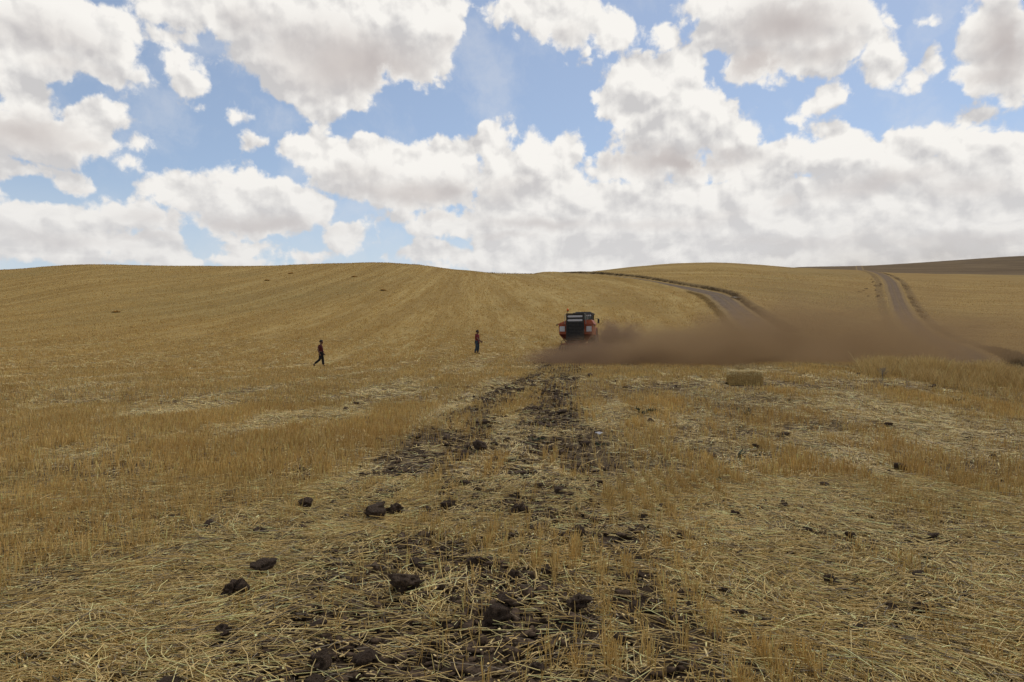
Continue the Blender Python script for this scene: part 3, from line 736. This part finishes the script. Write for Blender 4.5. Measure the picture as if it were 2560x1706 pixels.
pn.box((-.70, -.36, 2.02), (.07, .07, 2.06)).box((.70, -.36, 2.02), (.07, .07, 2.06)).box((0, -.36, 3.03), (1.47, .08, .07)).box((0, -.33, 2.68), (1.33, .03, .62)).box((0, -.36, .98), (1.47, .07, .06))
for k in range(11): pn.box((0, -.34, 2.28 - k * .118), (1.33, .035, .085), rot=(R(-24), 0, 0))
pn.box((0, -.28, 1.7), (1.33, .015, 1.35))
for sx in (-.70, .70):
    for z_ in (1.25, 2.05): pn.box((sx, -.18, z_), (.05, .30, .05))
rear = pn.build('rear_panel', M_['black'], dr)
for z_ in (2.82, 2.50):
    q = MB(); pts = [(-.53, z_ - .085), (.60, z_ - .07), (.60, z_ + .085), (-.53, z_ + .075), (-.60, z_ + .045), (-.635, z_), (-.60, z_ - .05)]
    q.loft([[(x_, -.362, zz) for x_, zz in pts], [(x_, -.346, zz) for x_, zz in pts]]); q.build('white_stripe', M_['white'], rear)
q = MB(); q.cyl((-.60, -.36, 3.06), (-.60, -.36, 3.22), .018); q.cyl((-.60, -.36, 3.215), (-.60, -.36, 3.27), .075, .085); bst = q.build('beacon_stalk', M_['dark'], dr)
q = MB(); q.lathe([(.0001, .2), (.05, .19), (.082, .13), (.085, 0), (.0001, 0)], (-.60, -.36, 3.272), 'Z', 18); q.build('beacon_lamp', M_['amber'], bst, True)
for x_ in (-.86, .86):
    q = MB(); q.cyl((x_, -.2, 2.2), (x_, -.2, 3.02), .022).cyl((x_, -.2, 3.0), (x_ * .84, -.34, 3.03), .02).cyl((x_, -.2, 2.9), (x_, 1.2, 2.9), .02).cyl((x_, 1.2, 2.9), (x_, 1.2, 2.4), .02); q.build('guard_rail', M_['post'], dr)
# undercarriage: frame beam, coulters, press wheels
q = MB(); q.box((0, .25, .52), (2.55, .12, .12), bev=.01).box((0, 1.3, .56), (2.6, .12, .12), bev=.01)
for x_ in (-.7, 0, .7): q.box((x_, .8, .60), (.09, 1.3, .09))
q.box((0, 2.9, .62), (.14, 2.6, .14)).box((0, .8, .70), (.5, .5, .2)); fr = q.build('frame', M_['orange'], dr)
for k in range(12):
    x_ = -1.32 + k * .24; q = MB(); q.lathe([(.0001, -.006), (.20, -.004), (.205, 0), (.20, .004), (.0001, .006)], (x_, .55 + (k % 2) * .35, .19), 'X', 20)
    q.box((x_ + .03, .45 + (k % 2) * .35, .38), (.03, .06, .36), rot=(R(20), 0, 0)); q.build('coulter', M_['steel'], dr)
for k in range(12):
    x_ = -1.30 + k * .24; q = MB(); q.lathe([(.05, -.045), (.15, -.05), (.175, -.02), (.175, .02), (.15, .05), (.05, .045), (.05, -.045)], (x_, -.12, .17), 'X', 20)
    q.box((x_, .05, .33), (.03, .42, .04), rot=(R(32), 0, 0)); q.build('press_wheel', M_['tyre'], dr)
for x_ in (-1.18, -.55, .1, .6, 1.15):
    q = MB(); q.tube([(x_ * .8, .3, .95), (x_ * 1.02, .1, .75), (x_ * .98, .15, .5), (x_, .2, .3)], .02); q.build('seed_hose', M_['black'], dr)
q = MB(); q.box((0, -.25, .92), (1.5, .30, .05)).box((0, -.38, .66), (.9, .22, .04)); q.build('step', M_['black'], dr)
def wheel(c, r, w, parent):
    a = MB(); a.lathe([(r * .58, -w * .42), (r * .84, -w / 2), (r * .96, -w * .42), (r, -w * .3), (r, w * .3), (r * .96, w * .42), (r * .84, w / 2), (r * .58, w * .42), (r * .58, -w * .42)], c, 'X', 40)
    for k in range(22):
        an = 2 * pi * k / 22
        for sx in (-1, 1): a.box((c[0] + sx * w * .23, c[1] + cos(an + sx * .07) * r, c[2] + sin(an + sx * .07) * r), (w * .5, .06, .05), rot=(an + pi / 2 * 0, 0, sx * .35))
    o = a.build('wheel', M_['tyre'], parent)
    b = MB(); b.lathe([(.0001, -w * .1), (r * .2, -w * .12), (r * .35, -w * .3), (r * .58, -w * .36), (r * .60, w * .36), (r * .35, w * .3), (r * .2, w * .12), (.0001, w * .1)], c, 'X', 28); b.build('rim', M_['rim'], o)
wheel((-.95, 1.95, .38), .38, .28, dr); wheel((.95, 1.95, .38), .38, .28, dr)
# ---- tractor pulling it
def loc(x_, y_): return (mx + x_ * cos(HD) - y_ * sin(HD), my + x_ * sin(HD) + y_ * cos(HD))
tx, ty = loc(.0, 4.9)
tr = empty('tractor', (tx, ty, hz1(tx, ty) - .03), HD); tag(tr, 'tractor with grey cab roof, mostly hidden ahead of the seed drill', 'tractor')
for sx in (-1, 1): wheel((sx * .92, .55, .84), .86, .5, tr); wheel((sx * .86, 3.05, .60), .62, .4, tr)
q = MB(); q.box((0, 2.9, 1.28), (.78, 2.1, .72), bev=.12); q.build('hood', M_['orange'], tr)
q = MB(); q.box((0, 1.6, .80), (.6, 3.6, .4), bev=.04).box((0, .3, .62), (1.9, .18, .18)).box((0, -.3, .6), (.25, .9, .12)); q.build('chassis', M_['dark'], tr)
for sx in (-1, 1):
    q = MB()
    for k in range(7):
        an = R(20 + k * 22); q.box((sx * .92, .55 + cos(an) * .97, .84 + sin(an) * .97), (.56, .40, .04), rot=(an + pi / 2, 0, 0))
    q.build('fender', M_['orange'], tr)
q = MB(); q.box((0, .75, 3.02), (1.85, 1.9, .16), bev=.06).box((0, .75, 3.14), (1.4, 1.4, .10), bev=.04); q.build('cab_roof', M_['grey'], tr)
q = MB()
for x_, y_ in ((-.82, -.1), (.82, -.1), (-.86, .9), (.86, .9), (-.74, 1.65), (.74, 1.65)): q.box((x_, y_, 2.2), (.07, .07, 1.55))
q.box((0, -.1, 1.47), (1.7, .07, .09)).box((0, 1.65, 1.5), (1.5, .07, .09)).box((.3, .5, 1.75), (.5, .15, .7), bev=.05).box((.3, .75, 1.5), (.5, .5, .12), bev=.04).box((0, .75, 1.35), (1.7, 1.7, .08)); cabf = q.build('cab_frame', M_['black'], tr)
q = MB(); q.box((0, -.11, 2.22), (1.56, .012, 1.4)); q.build('rear_window', M_['glass'], cabf)
for sx in (-1, 1):
    q = MB(); q.cyl((sx * .9, 1.5, 2.6), (sx * 1.25, 1.45, 2.62), .02).box((sx * 1.25, 1.42, 2.4), (.18, .05, .42), bev=.02); q.build('mirror', M_['dark'], tr)
    for dz_ in (0, .0):
        pass
    q = MB(); q.cyl((sx * .7, -.22, 2.86), (sx * .7, -.14, 2.86), .075, n=16); q.build('work_lamp', M_['white'], tr)
    q = MB(); q.cyl((sx * .52, -.22, 2.86), (sx * .52, -.14, 2.86), .06, n=16); q.build('work_lamp', M_['white'], tr)
q = MB(); q.cyl((.62, 2.0, 1.5), (.62, 2.0, 2.95), .05).cyl((.62, 2.0, 1.7), (.62, 2.0, 2.3), .085); q.build('exhaust', M_['steel'], tr)

# ------------------------------------------------------------------ people
SK = mat('skin', (.15, .078, .050), .6); HR = mat('black_hair', (.012, .010, .009), .7); SH1 = mat('dark_red_cloth', (.085, .012, .014), .85, noise=.25, nscale=6)
SH2 = mat('red_cloth', (.15, .012, .018), .85, noise=.25, nscale=6); TR1 = mat('black_trousers', (.014, .016, .018), .85, noise=.3); TR2 = mat('blue_jeans', (.040, .060, .085), .85, noise=.3); SHO = mat('dark_shoes', (.03, .025, .02), .7)
def skin(name, verts, edges, rad, mt, parent, sub=2, root=0):
    me = bpy.data.meshes.new(name); me.from_pydata(verts, edges, []); o = link(name, me, mt, parent)
    sm = o.modifiers.new('skin', 'SKIN'); sm.use_smooth_shade = True
    lay = me.skin_vertices[0] if me.skin_vertices else None
    if lay is None:
        # the layer is made by the modifier when it is added through the API
        return o
    for i, r in enumerate(rad):
        d = lay.data[i]; d.radius = (r, r) if not isinstance(r, tuple) else r; d.use_root = (i == root)
    ss = o.modifiers.new('sub', 'SUBSURF'); ss.levels = sub; ss.render_levels = sub; return o
class Sk:
    def __init__(s): s.v = []; s.e = []; s.r = []
    def add(s, p, r, par=None):
        s.v.append(tuple(p)); s.r.append(r); i = len(s.v) - 1
        if par is not None: s.e.append((par, i))
        return i
def hand(S, wr, wi, d, side, fw):
    """palm and five fingers from the wrist point wr (index wi), pointing along d; side = towards the thumb; fw = curl direction"""
    wr, d, side, fw = Vector(wr), Vector(d).normalized(), Vector(side).normalized(), Vector(fw).normalized()
    pm = S.add(wr + d * .045, .030, wi); pk = S.add(wr + d * .085, .027, pm)
    for k, (off, ln) in enumerate(((.030, .070), (.010, .080), (-.011, .074), (-.031, .058))):
        a = S.add(wr + d * .098 + side * off, .0095, pk); b = S.add(wr + d * (.098 + ln * .5) + side * off * 1.05 + fw * .010, .0085, a); S.add(wr + d * (.098 + ln * .88) + side * off * 1.05 + fw * .032, .0075, b)
    a = S.add(wr + d * .050 + side * .040, .011, pm); b = S.add(wr + d * .075 + side * .058 + fw * .012, .010, a); S.add(wr + d * .100 + side * .060 + fw * .026, .0085, b)
def person(x, y, rz, J, shirt, trou, label, top, K=1.12):
    p = empty('person', (x, y, hz1(x, y) + .01), rz); p.scale = (1.14, 1.12, 1.0); tag(p, label, 'person', 'people in red shirts watching the drill')
    S = Sk(); v = J
    pel = S.add(v['pel'], .115); sp = S.add(v['sp'], .108, pel); ch = S.add(v['ch'], .122, sp); nk0 = S.add(v['nk0'], .072, ch); nk = S.add(v['nk'], .054, nk0)
    hd = Vector(v['hd']); hd0 = S.add(hd + Vector((.012, 0, -.075)), .066, nk); hd1 = S.add(hd, .088, hd0); hd2 = S.add(hd + Vector((-.004, 0, .062)), .070, hd1)
    chin = S.add(hd + Vector((.062, 0, -.088)), .026, hd0); nose = S.add(hd + Vector((.094, 0, -.016)), .013, hd1); nose2 = S.add(hd + Vector((.104, 0, -.030)), .010, nose)
    for sy in (-1, 1): S.add(hd + Vector((-.008, sy * .092, -.012)), .014, hd1)
    for k, sy in (('l', 1), ('r', -1)):
        s0 = S.add(v['sh' + k], .060, ch); e0 = S.add(v['el' + k], .043, s0); w0 = S.add(v['wr' + k], .028, e0)
        d = Vector(v['wr' + k]) - Vector(v['el' + k]); hand(S, v['wr' + k], w0, d, (1, 0, .1), (.2, -sy, 0))
        h0 = S.add(v['hp' + k], .098, pel); k0 = S.add(v['kn' + k], .060, h0); c0 = S.add(Vector(v['kn' + k]) * .6 + Vector(v['an' + k]) * .4, .055, k0); a0 = S.add(v['an' + k], .040, c0); S.add(v['to' + k], .034, a0)
    S.r[7] *= 1.08; S.r[6] *= 1.08
    b = skin('body', S.v, S.e, S.r, SK, p)
    for sy in (-1, 1):
        q = MB(); bmesh.ops.create_icosphere(q.bm, subdivisions=2, radius=.011); q._x(q.bm.verts, hd + Vector((.078, sy * .032, .006))); q.build('eye', HR, b, True)
    q = MB(); q.box(hd + Vector((.083, 0, -.055)), (.012, .045, .008), bev=.003); q.build('mouth', M_['dred'], b)
    T = Sk(); a0_ = T.add(Vector(v['pel']) + Vector((.0, 0, top - .12)), .140); a = T.add(Vector(v['pel']) + Vector((0, 0, top)), .142, a0_); b_ = T.add(v['sp'], .142, a); c_ = T.add(v['ch'], .156, b_); T.add(Vector(v['nk0']) - Vector((0, 0, .01)), .082, c_)
    for k in 'lr':
        s0 = T.add(v['sh' + k], .086, c_); T.add(Vector(v['sh' + k]) * .28 + Vector(v['el' + k]) * .72, .068, s0)
    skin('shirt', T.v, T.e, T.r, shirt, p)
    T = Sk(); a = T.add(Vector(v['pel']) + Vector((0, 0, -.03)), .120)
    for k in 'lr':
        h0 = T.add(v['hp' + k], .106, a); k0 = T.add(v['kn' + k], .078, h0); T.add(Vector(v['kn' + k]) * .12 + Vector(v['an' + k]) * .88, .070, k0)
    skin('trousers', T.v, T.e, T.r, trou, p)
    for k in 'lr':
        T = Sk(); A_ = Vector(v['an' + k]); B_ = Vector(v['to' + k]); a = T.add(A_ - (B_ - A_) * .25 - Vector((0, 0, .01)), .046); b2 = T.add(A_ * .4 + B_ * .6, .044, a); T.add(B_ + (B_ - A_) * .15, .034, b2); skin('shoe', T.v, T.e, T.r, SHO, p)
    q = MB(); bmesh.ops.create_uvsphere(q.bm, u_segments=20, v_segments=14, radius=.113)
    for v_ in list(q.bm.verts):
        if v_.co.z < -.012 and v_.co.x > -.03 or v_.co.z < -.06 or (v_.co.x > .078 and v_.co.z < .045): q.bm.verts.remove(v_)
    for v_ in q.bm.verts: v_.co = Vector((v_.co.x * 1.0, v_.co.y * .93, v_.co.z * 1.12)) + hd + Vector((-.012, 0, .022)) + Vector((random.uniform(-1, 1), random.uniform(-1, 1), random.uniform(-1, 1))) * .003
    hr = q.build('hair', HR, p, True); sm = hr.modifiers.new('solid', 'SOLIDIFY'); sm.thickness = .014
    return p
J1 = dict(pel=(0, 0, .92), sp=(-.01, 0, 1.10), ch=(-.03, 0, 1.30), nk0=(-.035, 0, 1.44), nk=(-.015, 0, 1.50), hd=(.015, 0, 1.635),
 shl=(-.05, .17, 1.39), ell=(.01, .23, 1.12), wrl=(.10, .21, .90), shr=(-.07, -.17, 1.39), elr=(-.15, -.23, 1.12), wrr=(-.07, -.24, .88),
 hpl=(.01, .09, .90), knl=(.07, .10, .50), anl=(.11, .10, .09), tol=(.25, .11, .035), hpr=(-.01, -.09, .90), knr=(-.07, -.10, .49), anr=(-.39, -.11, .19), tor=(-.36, -.12, .05))
J2 = dict(pel=(.0, 0, .90), sp=(-.02, 0, 1.08), ch=(-.03, 0, 1.30), nk0=(-.02, 0, 1.44), nk=(.0, 0, 1.49), hd=(.03, 0, 1.63),
 shl=(.0, .18, 1.39), ell=(.04, .22, 1.12), wrl=(.16, .20, .93), shr=(-.02, -.18, 1.39), elr=(.10, -.24, 1.13), wrr=(.30, -.22, .98),
 hpl=(.01, .09, .88), knl=(.04, .10, .48), anl=(-.02, .10, .09), tol=(.12, .11, .035), hpr=(-.01, -.09, .88), knr=(-.01, -.10, .48), anr=(-.13, -.10, .10), tor=(.0, -.14, .035))
x1, y1 = (803 - 1280) / FPX * 44.6, 44.6
person(x1, y1, R(8), J1, SH1, TR1, 'man in dark red shirt and black trousers striding across the stubble', .0)
x2, y2 = (1193 - 1280) / FPX * 50.6, 50.6
person(x2, y2, R(-18), J2, SH2, TR2, 'man in brighter red shirt and blue jeans, forearm held out, nearer the drill', -.03)

# ------------------------------------------------------------------ straw bale
bx0, by0 = at(1868, 962); bz0 = hz1(bx0, by0); BW, BD, BH = .95, .50, .43
ba = empty('straw_bale', (bx0, by0 + .2, bz0 - .02), R(-9)); tag(ba, 'rectangular golden straw bale with rounded top, lying near the field edge', 'bale')
q = MB(); bmesh.ops.create_cube(q.bm, size=1); bmesh.ops.subdivide_edges(q.bm, edges=q.bm.edges[:], cuts=14, use_grid_fill=True)
for v in q.bm.verts:
    u = v.co * 2; ln = (abs(u.x) ** 9 + abs(u.y) ** 7 + abs(u.z) ** 7) ** .125; u = u / max(ln, .6) if ln > 0 else u
    n3 = float(fbm(np.array([u.x * 5 + u.y * 3]), np.array([u.z * 6 + u.y * 2]), 3, 3)[0]) - .5
    u = u * (1 + n3 * .10); v.co = Vector((u.x * BW / 2 * .98, u.y * BD / 2, u.z * BH / 2 + BH / 2 + .012 * sin(u.x * 5)))
bmt = mat('bale_straw', (.42, .29, .11), .9, noise=.5, nscale=14, bump=1., bscale=60, col2=(.36, .25, .10))
core = q.build('packed_straw', bmt, ba, True)
cv = np.array([v.co[:] for v in core.data.vertices]); cn = np.array([v.normal[:] for v in core.data.vertices])
ii = rng.integers(0, len(cv), 9000); pp = cv[ii] + rng.normal(size=(9000, 3)) * .006; nn = cn[ii]
dd3 = norm(rng.normal(size=(9000, 3)) * [1.3, .7, .5] + nn * .25); dd3[:, 2] = np.where(pp[:, 2] < .06, -np.abs(dd3[:, 2]), dd3[:, 2])
tp = sst(pp[:, 2], .22, .38)[:, None]  # weight of the lit top: daylight painted as paler stalks, sides kept darker
cb = tint(9000, (.44, .30, .10), (.64, .47, .20), .2) * (1 - tp) + tint(9000, (.72, .56, .28), (.80, .68, .42), .08) * tp
Vb, Fb, Cb = stalks(pp, dd3, .015 + .035 * rng.random(9000), np.full(9000, .007), cb, None, 0., 2, 1)
link('loose_straw', np_mesh('loose_straw', Vb, Fb, Cb), smat, ba)
for yy_ in (-.16, .16):
    q = MB(); ang_ = [2 * pi * k / 24 for k in range(25)]
    q.tube([(yy_ * 1.6, BD * .5 * 1.0 * max(-1, min(1, 1.25 * cos(a))), BH / 2 + BH * .5 * 1.0 * max(-1, min(1, 1.25 * sin(a)))) for a in ang_], .004, 6); q.build('twine', mat('twine', (.25, .19, .10), .9), ba)

# ------------------------------------------------------------------ loose straw heaps on the slope
for px, py, w, lb in ((290,783,24,'small brown straw heap alone on the left slope, the lowest of the heaps'),(958,727,18,'brown straw heap below the crest near the middle of the slope'),
                      (668,703,18,'low straw heap high on the left slope, left of centre'),(885,692,16,'straw heap just under the highest crest'),(727,684,14,'small straw heap close under the skyline left of the highest crest')):
    x, y = at(px, py, 60); r = w * .65 * y / FPX / 2
    n = 900; a = rng.random(n) * 6.28; q_ = rng.random(n) ** .6; hx = x + np.cos(a) * q_ * r; hy = y + np.sin(a) * q_ * r * .8
    hz = H0(hx, hy) + (1 - q_ ** 2) * r * .12 + H(hx, hy) - H0(hx, hy)
    d = norm(np.stack([rng.normal(size=n), rng.normal(size=n), rng.normal(size=n) * .25 + .05], 1))
    o_ = empty('straw_heap', (x, y, hz1(x, y)))
    Vh, Fh, Ch = stalks(np.stack([hx - x, hy - y, hz - hz1(x, y)], 1), d, np.full(n, .35), np.full(n, .05), tint(n, (.50, .33, .12), (.66, .46, .20), .2), None, .8, 2, 1)
    C.objects.unlink(o_); bpy.data.objects.remove(o_)
    oo = link('straw_heap', np_mesh('straw_heap', Vh, Fh, Ch), smat); oo.location = (x, y, hz1(x, y)); tag(oo, lb, 'straw heap', 'straw heaps on the slope')

# ------------------------------------------------------------------ green weeds, dead bush, dark weeds on the far slope
LEAF = mat('weed_leaf', (.045, .070, .028), .6, noise=.5, nscale=5); STEM = mat('weed_stem', (.07, .085, .035), .7)
def weed_geo(seed, lean, n_st=7, leaves=26):
    r = np.random.default_rng(seed); st = MB(); P_, D_, L_, Wd = [], [], [], []
    for k in range(n_st):
        a = r.random() * 6.28; l = .5 + .5 * r.random(); d = Vector((cos(a) * .9 + lean[0], sin(a) * .7 + lean[1], .28 + .5 * r.random())).normalized()
        pts = [Vector((0, 0, 0)) + d * (l * t) + Vector((0, 0, -.22 * l * t * t)) for t in (0, .35, .7, 1)]
        st.tube(pts, .012, 5)
        for j in range(leaves):
            t = .15 + .85 * r.random(); p = d * (l * t) + Vector((0, 0, -.22 * l * t * t)); dd = Vector(r.normal(size=3)) + d * .8; dd.z = abs(dd.z) * .5
            P_.append(p[:]); D_.append(dd.normalized()[:]); L_.append(.09 + .12 * r.random()); Wd.append(.05 + .035 * r.random())
    V_, F__, c__ = stalks(np.array(P_), np.array(D_), np.array(L_), np.array(Wd), np.zeros((len(P_), 3)), None, .5, 2, 1, .3)
    sm_ = bpy.data.meshes.new('stem'); st.bm.to_mesh(sm_); st.bm.free(); sm_.materials.append(STEM)
    lm = np_mesh('leaves', V_, F__); lm.materials.append(LEAF); return sm_, lm
WG = [weed_geo(1, (1.2, 0)), weed_geo(2, (-1, .1)), weed_geo(3, (0, 0), 9, 22)]
for px, py, w, g, lb in (
 (1845,1152,58,0,'largest dark green weed on the straw right of the strip, with a trailing stem'),(1902,1150,40,1,'thin trailing green weed immediately right of the largest green weed'),
 (1757,1208,34,2,'small green weed, left one of the pair below the largest weed'),(1803,1212,36,1,'small green weed, right one of the pair below the largest weed'),
 (1608,1038,64,2,'wide dull green weed under an orange stubble patch, right of the strip'),(1858,1042,50,0,'grey green weed flat in the straw near the bare grey patch'),
 (1500,1120,40,2,'green weed at the right edge of the tilled strip, halfway along'),(670,1140,60,2,'pale green straggling weed in the stubble left of the strip'),
 (1338,1110,44,2,'green weed on the stubble line within the tilled strip'),(940,1262,34,2,'green weed growing behind the dark rounded clod at the left of the strip'),
 (990,1195,36,0,'green weed among clods at the upper left of the strip'),(2325,1405,44,1,'dark green weed under the small black clod at lower right'),
 (2210,1345,34,2,'small green weed in the straw right of centre'),(2140,1645,52,2,'green weed near the bottom edge at the lower right'),
 (1040,1530,40,0,'dark green weed curled beside the upright clod'),(1445,1290,34,1,'green weed on the right furrow of the strip'),(740,1385,40,2,'green weed between clods at the left of the strip'),
 (455,1590,46,2,'bright green tuft near the bottom left corner'),(2165,1130,30,0,'tiny green weed beside stubble in the right of the field'),(2383,1010,44,2,'green weed within the tall dry grass by the road')):
    x, y = at(px, py); r = w * y / FPX / 1.5
    t_ = empty('weed_plant', (x, y, hz1(x, y) + .025), random.uniform(-.4, .4)); t_.scale = (r, r, r * (1.0 if g == 2 else .8)); tag(t_, lb, 'weed', 'green weeds in the stubble')
    for nm, m_ in (('stem', WG[g][0]), ('leaves', WG[g][1])):
        o = bpy.data.objects.new(nm, m_); C.objects.link(o); o.parent = t_
# leafless twiggy bush at the field edge
x, y = at(2206, 952); q = MB(); rr_ = random.Random(5)
def twig(p, d, l, r, k):
    e = p + d * l; q.cyl(p, e, r, r * .7, 5)
    if k:
        for _ in range(3): twig(e, (d + Vector((rr_.uniform(-.8, .8), rr_.uniform(-.8, .8), rr_.uniform(-.2, .5)))).normalized(), l * rr_.uniform(.6, .85), r * .65, k - 1)
for _ in range(5): twig(Vector((0, 0, 0)), Vector((rr_.uniform(-.5, .5), rr_.uniform(-.5, .5), 1)).normalized(), .16, .007, 3)
o = q.build('dead_bush', mat('dead_twig', (.26, .22, .17), .9)); o.location = (x, y, hz1(x, y)); tag(o, 'leafless grey twiggy bush at the left end of the tall dry grass', 'bush')
# white litter on the right furrow, red strip on the road
x, y = at(1497, 1093); q = MB(); bmesh.ops.create_grid(q.bm, x_segments=6, y_segments=6, size=.06)
for v in q.bm.verts: v.co.z = .03 + random.uniform(-.018, .018)
o = q.build('plastic_scrap', M_['white']); so_ = o.modifiers.new('t', 'SOLIDIFY'); so_.thickness = .003; o.location = (x, y, hz1(x, y) + .05); tag(o, 'crumpled white scrap of plastic lying on the straw right of the strip', 'litter')
# a scatter of dark dead weeds on the slope left of the climbing road
for k in range(22):
    px = 2185 + random.gauss(0, 13); py = 723 + random.gauss(0, 13); x, y = at(px, py, 90)
    n = 60; d = norm(np.stack([rng.normal(size=n), rng.normal(size=n), np.abs(rng.normal(size=n)) * .8 + .3], 1))
    Vw, Fw, Cw = stalks(rng.normal(size=(n, 3)) * [.12, .12, 0], d, np.full(n, .24) * (.5 + rng.random(n)), np.full(n, .06), tint(n, (.05, .04, .025), (.10, .08, .05)), None, .2, 2, 1, .3)
    oo = link('dry_shrub', np_mesh('dry_shrub', Vw, Fw, Cw), smat); oo.location = (x, y, hz1(x, y)); tag(oo, 'small dark dry shrub in the cluster beside the climbing dirt road', 'shrub', 'dark shrubs beside the climbing road')
# pale stones at the bend of the field road
for px, py, lb in ((1832,747,'pale flat stone at the outer bend of the field road, left one'),(1868,762,'pale flat stone at the outer bend of the field road, right one')):
    x, y = at(px, py, 60); o = bpy.data.objects.new('roadside_stone', CLODM[5].copy()); o.data.materials.clear(); o.data.materials.append(mat('pale_stone', (.42, .38, .32), .9, noise=.2)); C.objects.link(o)
    o.scale = (.75, .35, .22); o.location = (x, y, hz1(x, y) + .12); tag(o, lb, 'stone', 'pale stones by the road')

# ------------------------------------------------------------------ dust thrown up by the drill
def dust(name, cx, cy, rx, ry, rz_, dens, seed, col, base, top=.9, ns=.22, rot=0., power=1.6, thr=.36, wob=1.0):
    cz = float(H0(np.array([cx]), np.array([cy]))[0]) + base
    q = MB(); bmesh.ops.create_icosphere(q.bm, subdivisions=4, radius=1.)
    for v in q.bm.verts: v.co *= 1 + .06 * sin(v.co.x * 5 + seed) * cos(v.co.y * 4 + v.co.z * 6)
    m = bpy.data.materials.new('dust'); m.use_nodes = True; N = NT(m.node_tree); N.n.clear()
    out = N.new('ShaderNodeOutputMaterial'); vol = N.new('ShaderNodeVolumePrincipled'); N.l.new(vol.outputs[0], out.inputs['Volume'])
    co = N.new('ShaderNodeTexCoord').outputs['Object']; pos = N.new('ShaderNodeNewGeometry').outputs['Position']
    wv = N.v('SUBTRACT', N.noise(N.v('MULTIPLY', pos, (1, 1, 1.5)), ns * 1.3, 5, .6, col=True), (.5, .5, .5))
    L = N.v('LENGTH', N.v('ADD', co, N.v('SCALE', wv, wob))); f = N.m('POWER', N.ramp(L, .08, .96, 1, 0), power)
    n1 = N.noise(N.v('ADD', N.v('MULTIPLY', pos, (1, 1, 1.9)), (seed * 7.3, 0, 0)), ns, 5, .62, .6)
    nn_ = N.ramp(n1, thr, thr + .24, .03, 1)
    de = N.m('MULTIPLY', N.m('MULTIPLY', f, nn_), dens)
    N.put(vol.inputs['Density'], de); vol.inputs['Color'].default_value = (*col, 1); vol.inputs['Anisotropy'].default_value = .15
    m.cycles.volume_step_rate = 1.
    o = q.build(name, m, None, True); o.scale = (rx, ry, rz_); o.location = (cx, cy, cz); o.rotation_euler = (0, 0, rot); tag(o, kind='stuff'); return o
DC = (.43, .30, .172)
dust('dust_cloud', 5.4, 41.5, 6.0, 8.5, 1.3, 2.2, 1, (.33, .225, .145), .05, power=1.0, ns=.35)
dust('dust_cloud', 12.0, 39.5, 10.5, 10.5, 2.9, .85, 5, DC, .05, power=1.0, ns=.28)
dust('dust_cloud', 8.1, 52.4, 3.0, 2.8, 2.8, 2.6, 4, (.36, .25, .18), .5, power=1.1, ns=.55, wob=1.1)
dust('dust_cloud', 5.4, 53.6, 2.6, 2.0, 1.5, 1.1, 6, (.30, .21, .15), .2, power=1.2, ns=.6)
dust('dust_cloud', 18.0, 43, 13.5, 13.0, 4.8, .38, 2, DC, .05, power=1.05, ns=.24, wob=1.2)
dust('dust_cloud', 30.0, 48, 14.0, 14.0, 4.4, .16, 7, DC, .05, power=1.05, ns=.2, wob=1.2)
dust('dust_cloud', 34.0, 58, 29.0, 22.0, 12.0, .07, 3, DC, .0, power=1.1, ns=.09, wob=1.1)
SC.cycles.volume_bounces = 2; SC.cycles.max_bounces = 8; SC.cycles.diffuse_bounces = 3; SC.cycles.volume_max_steps = 256
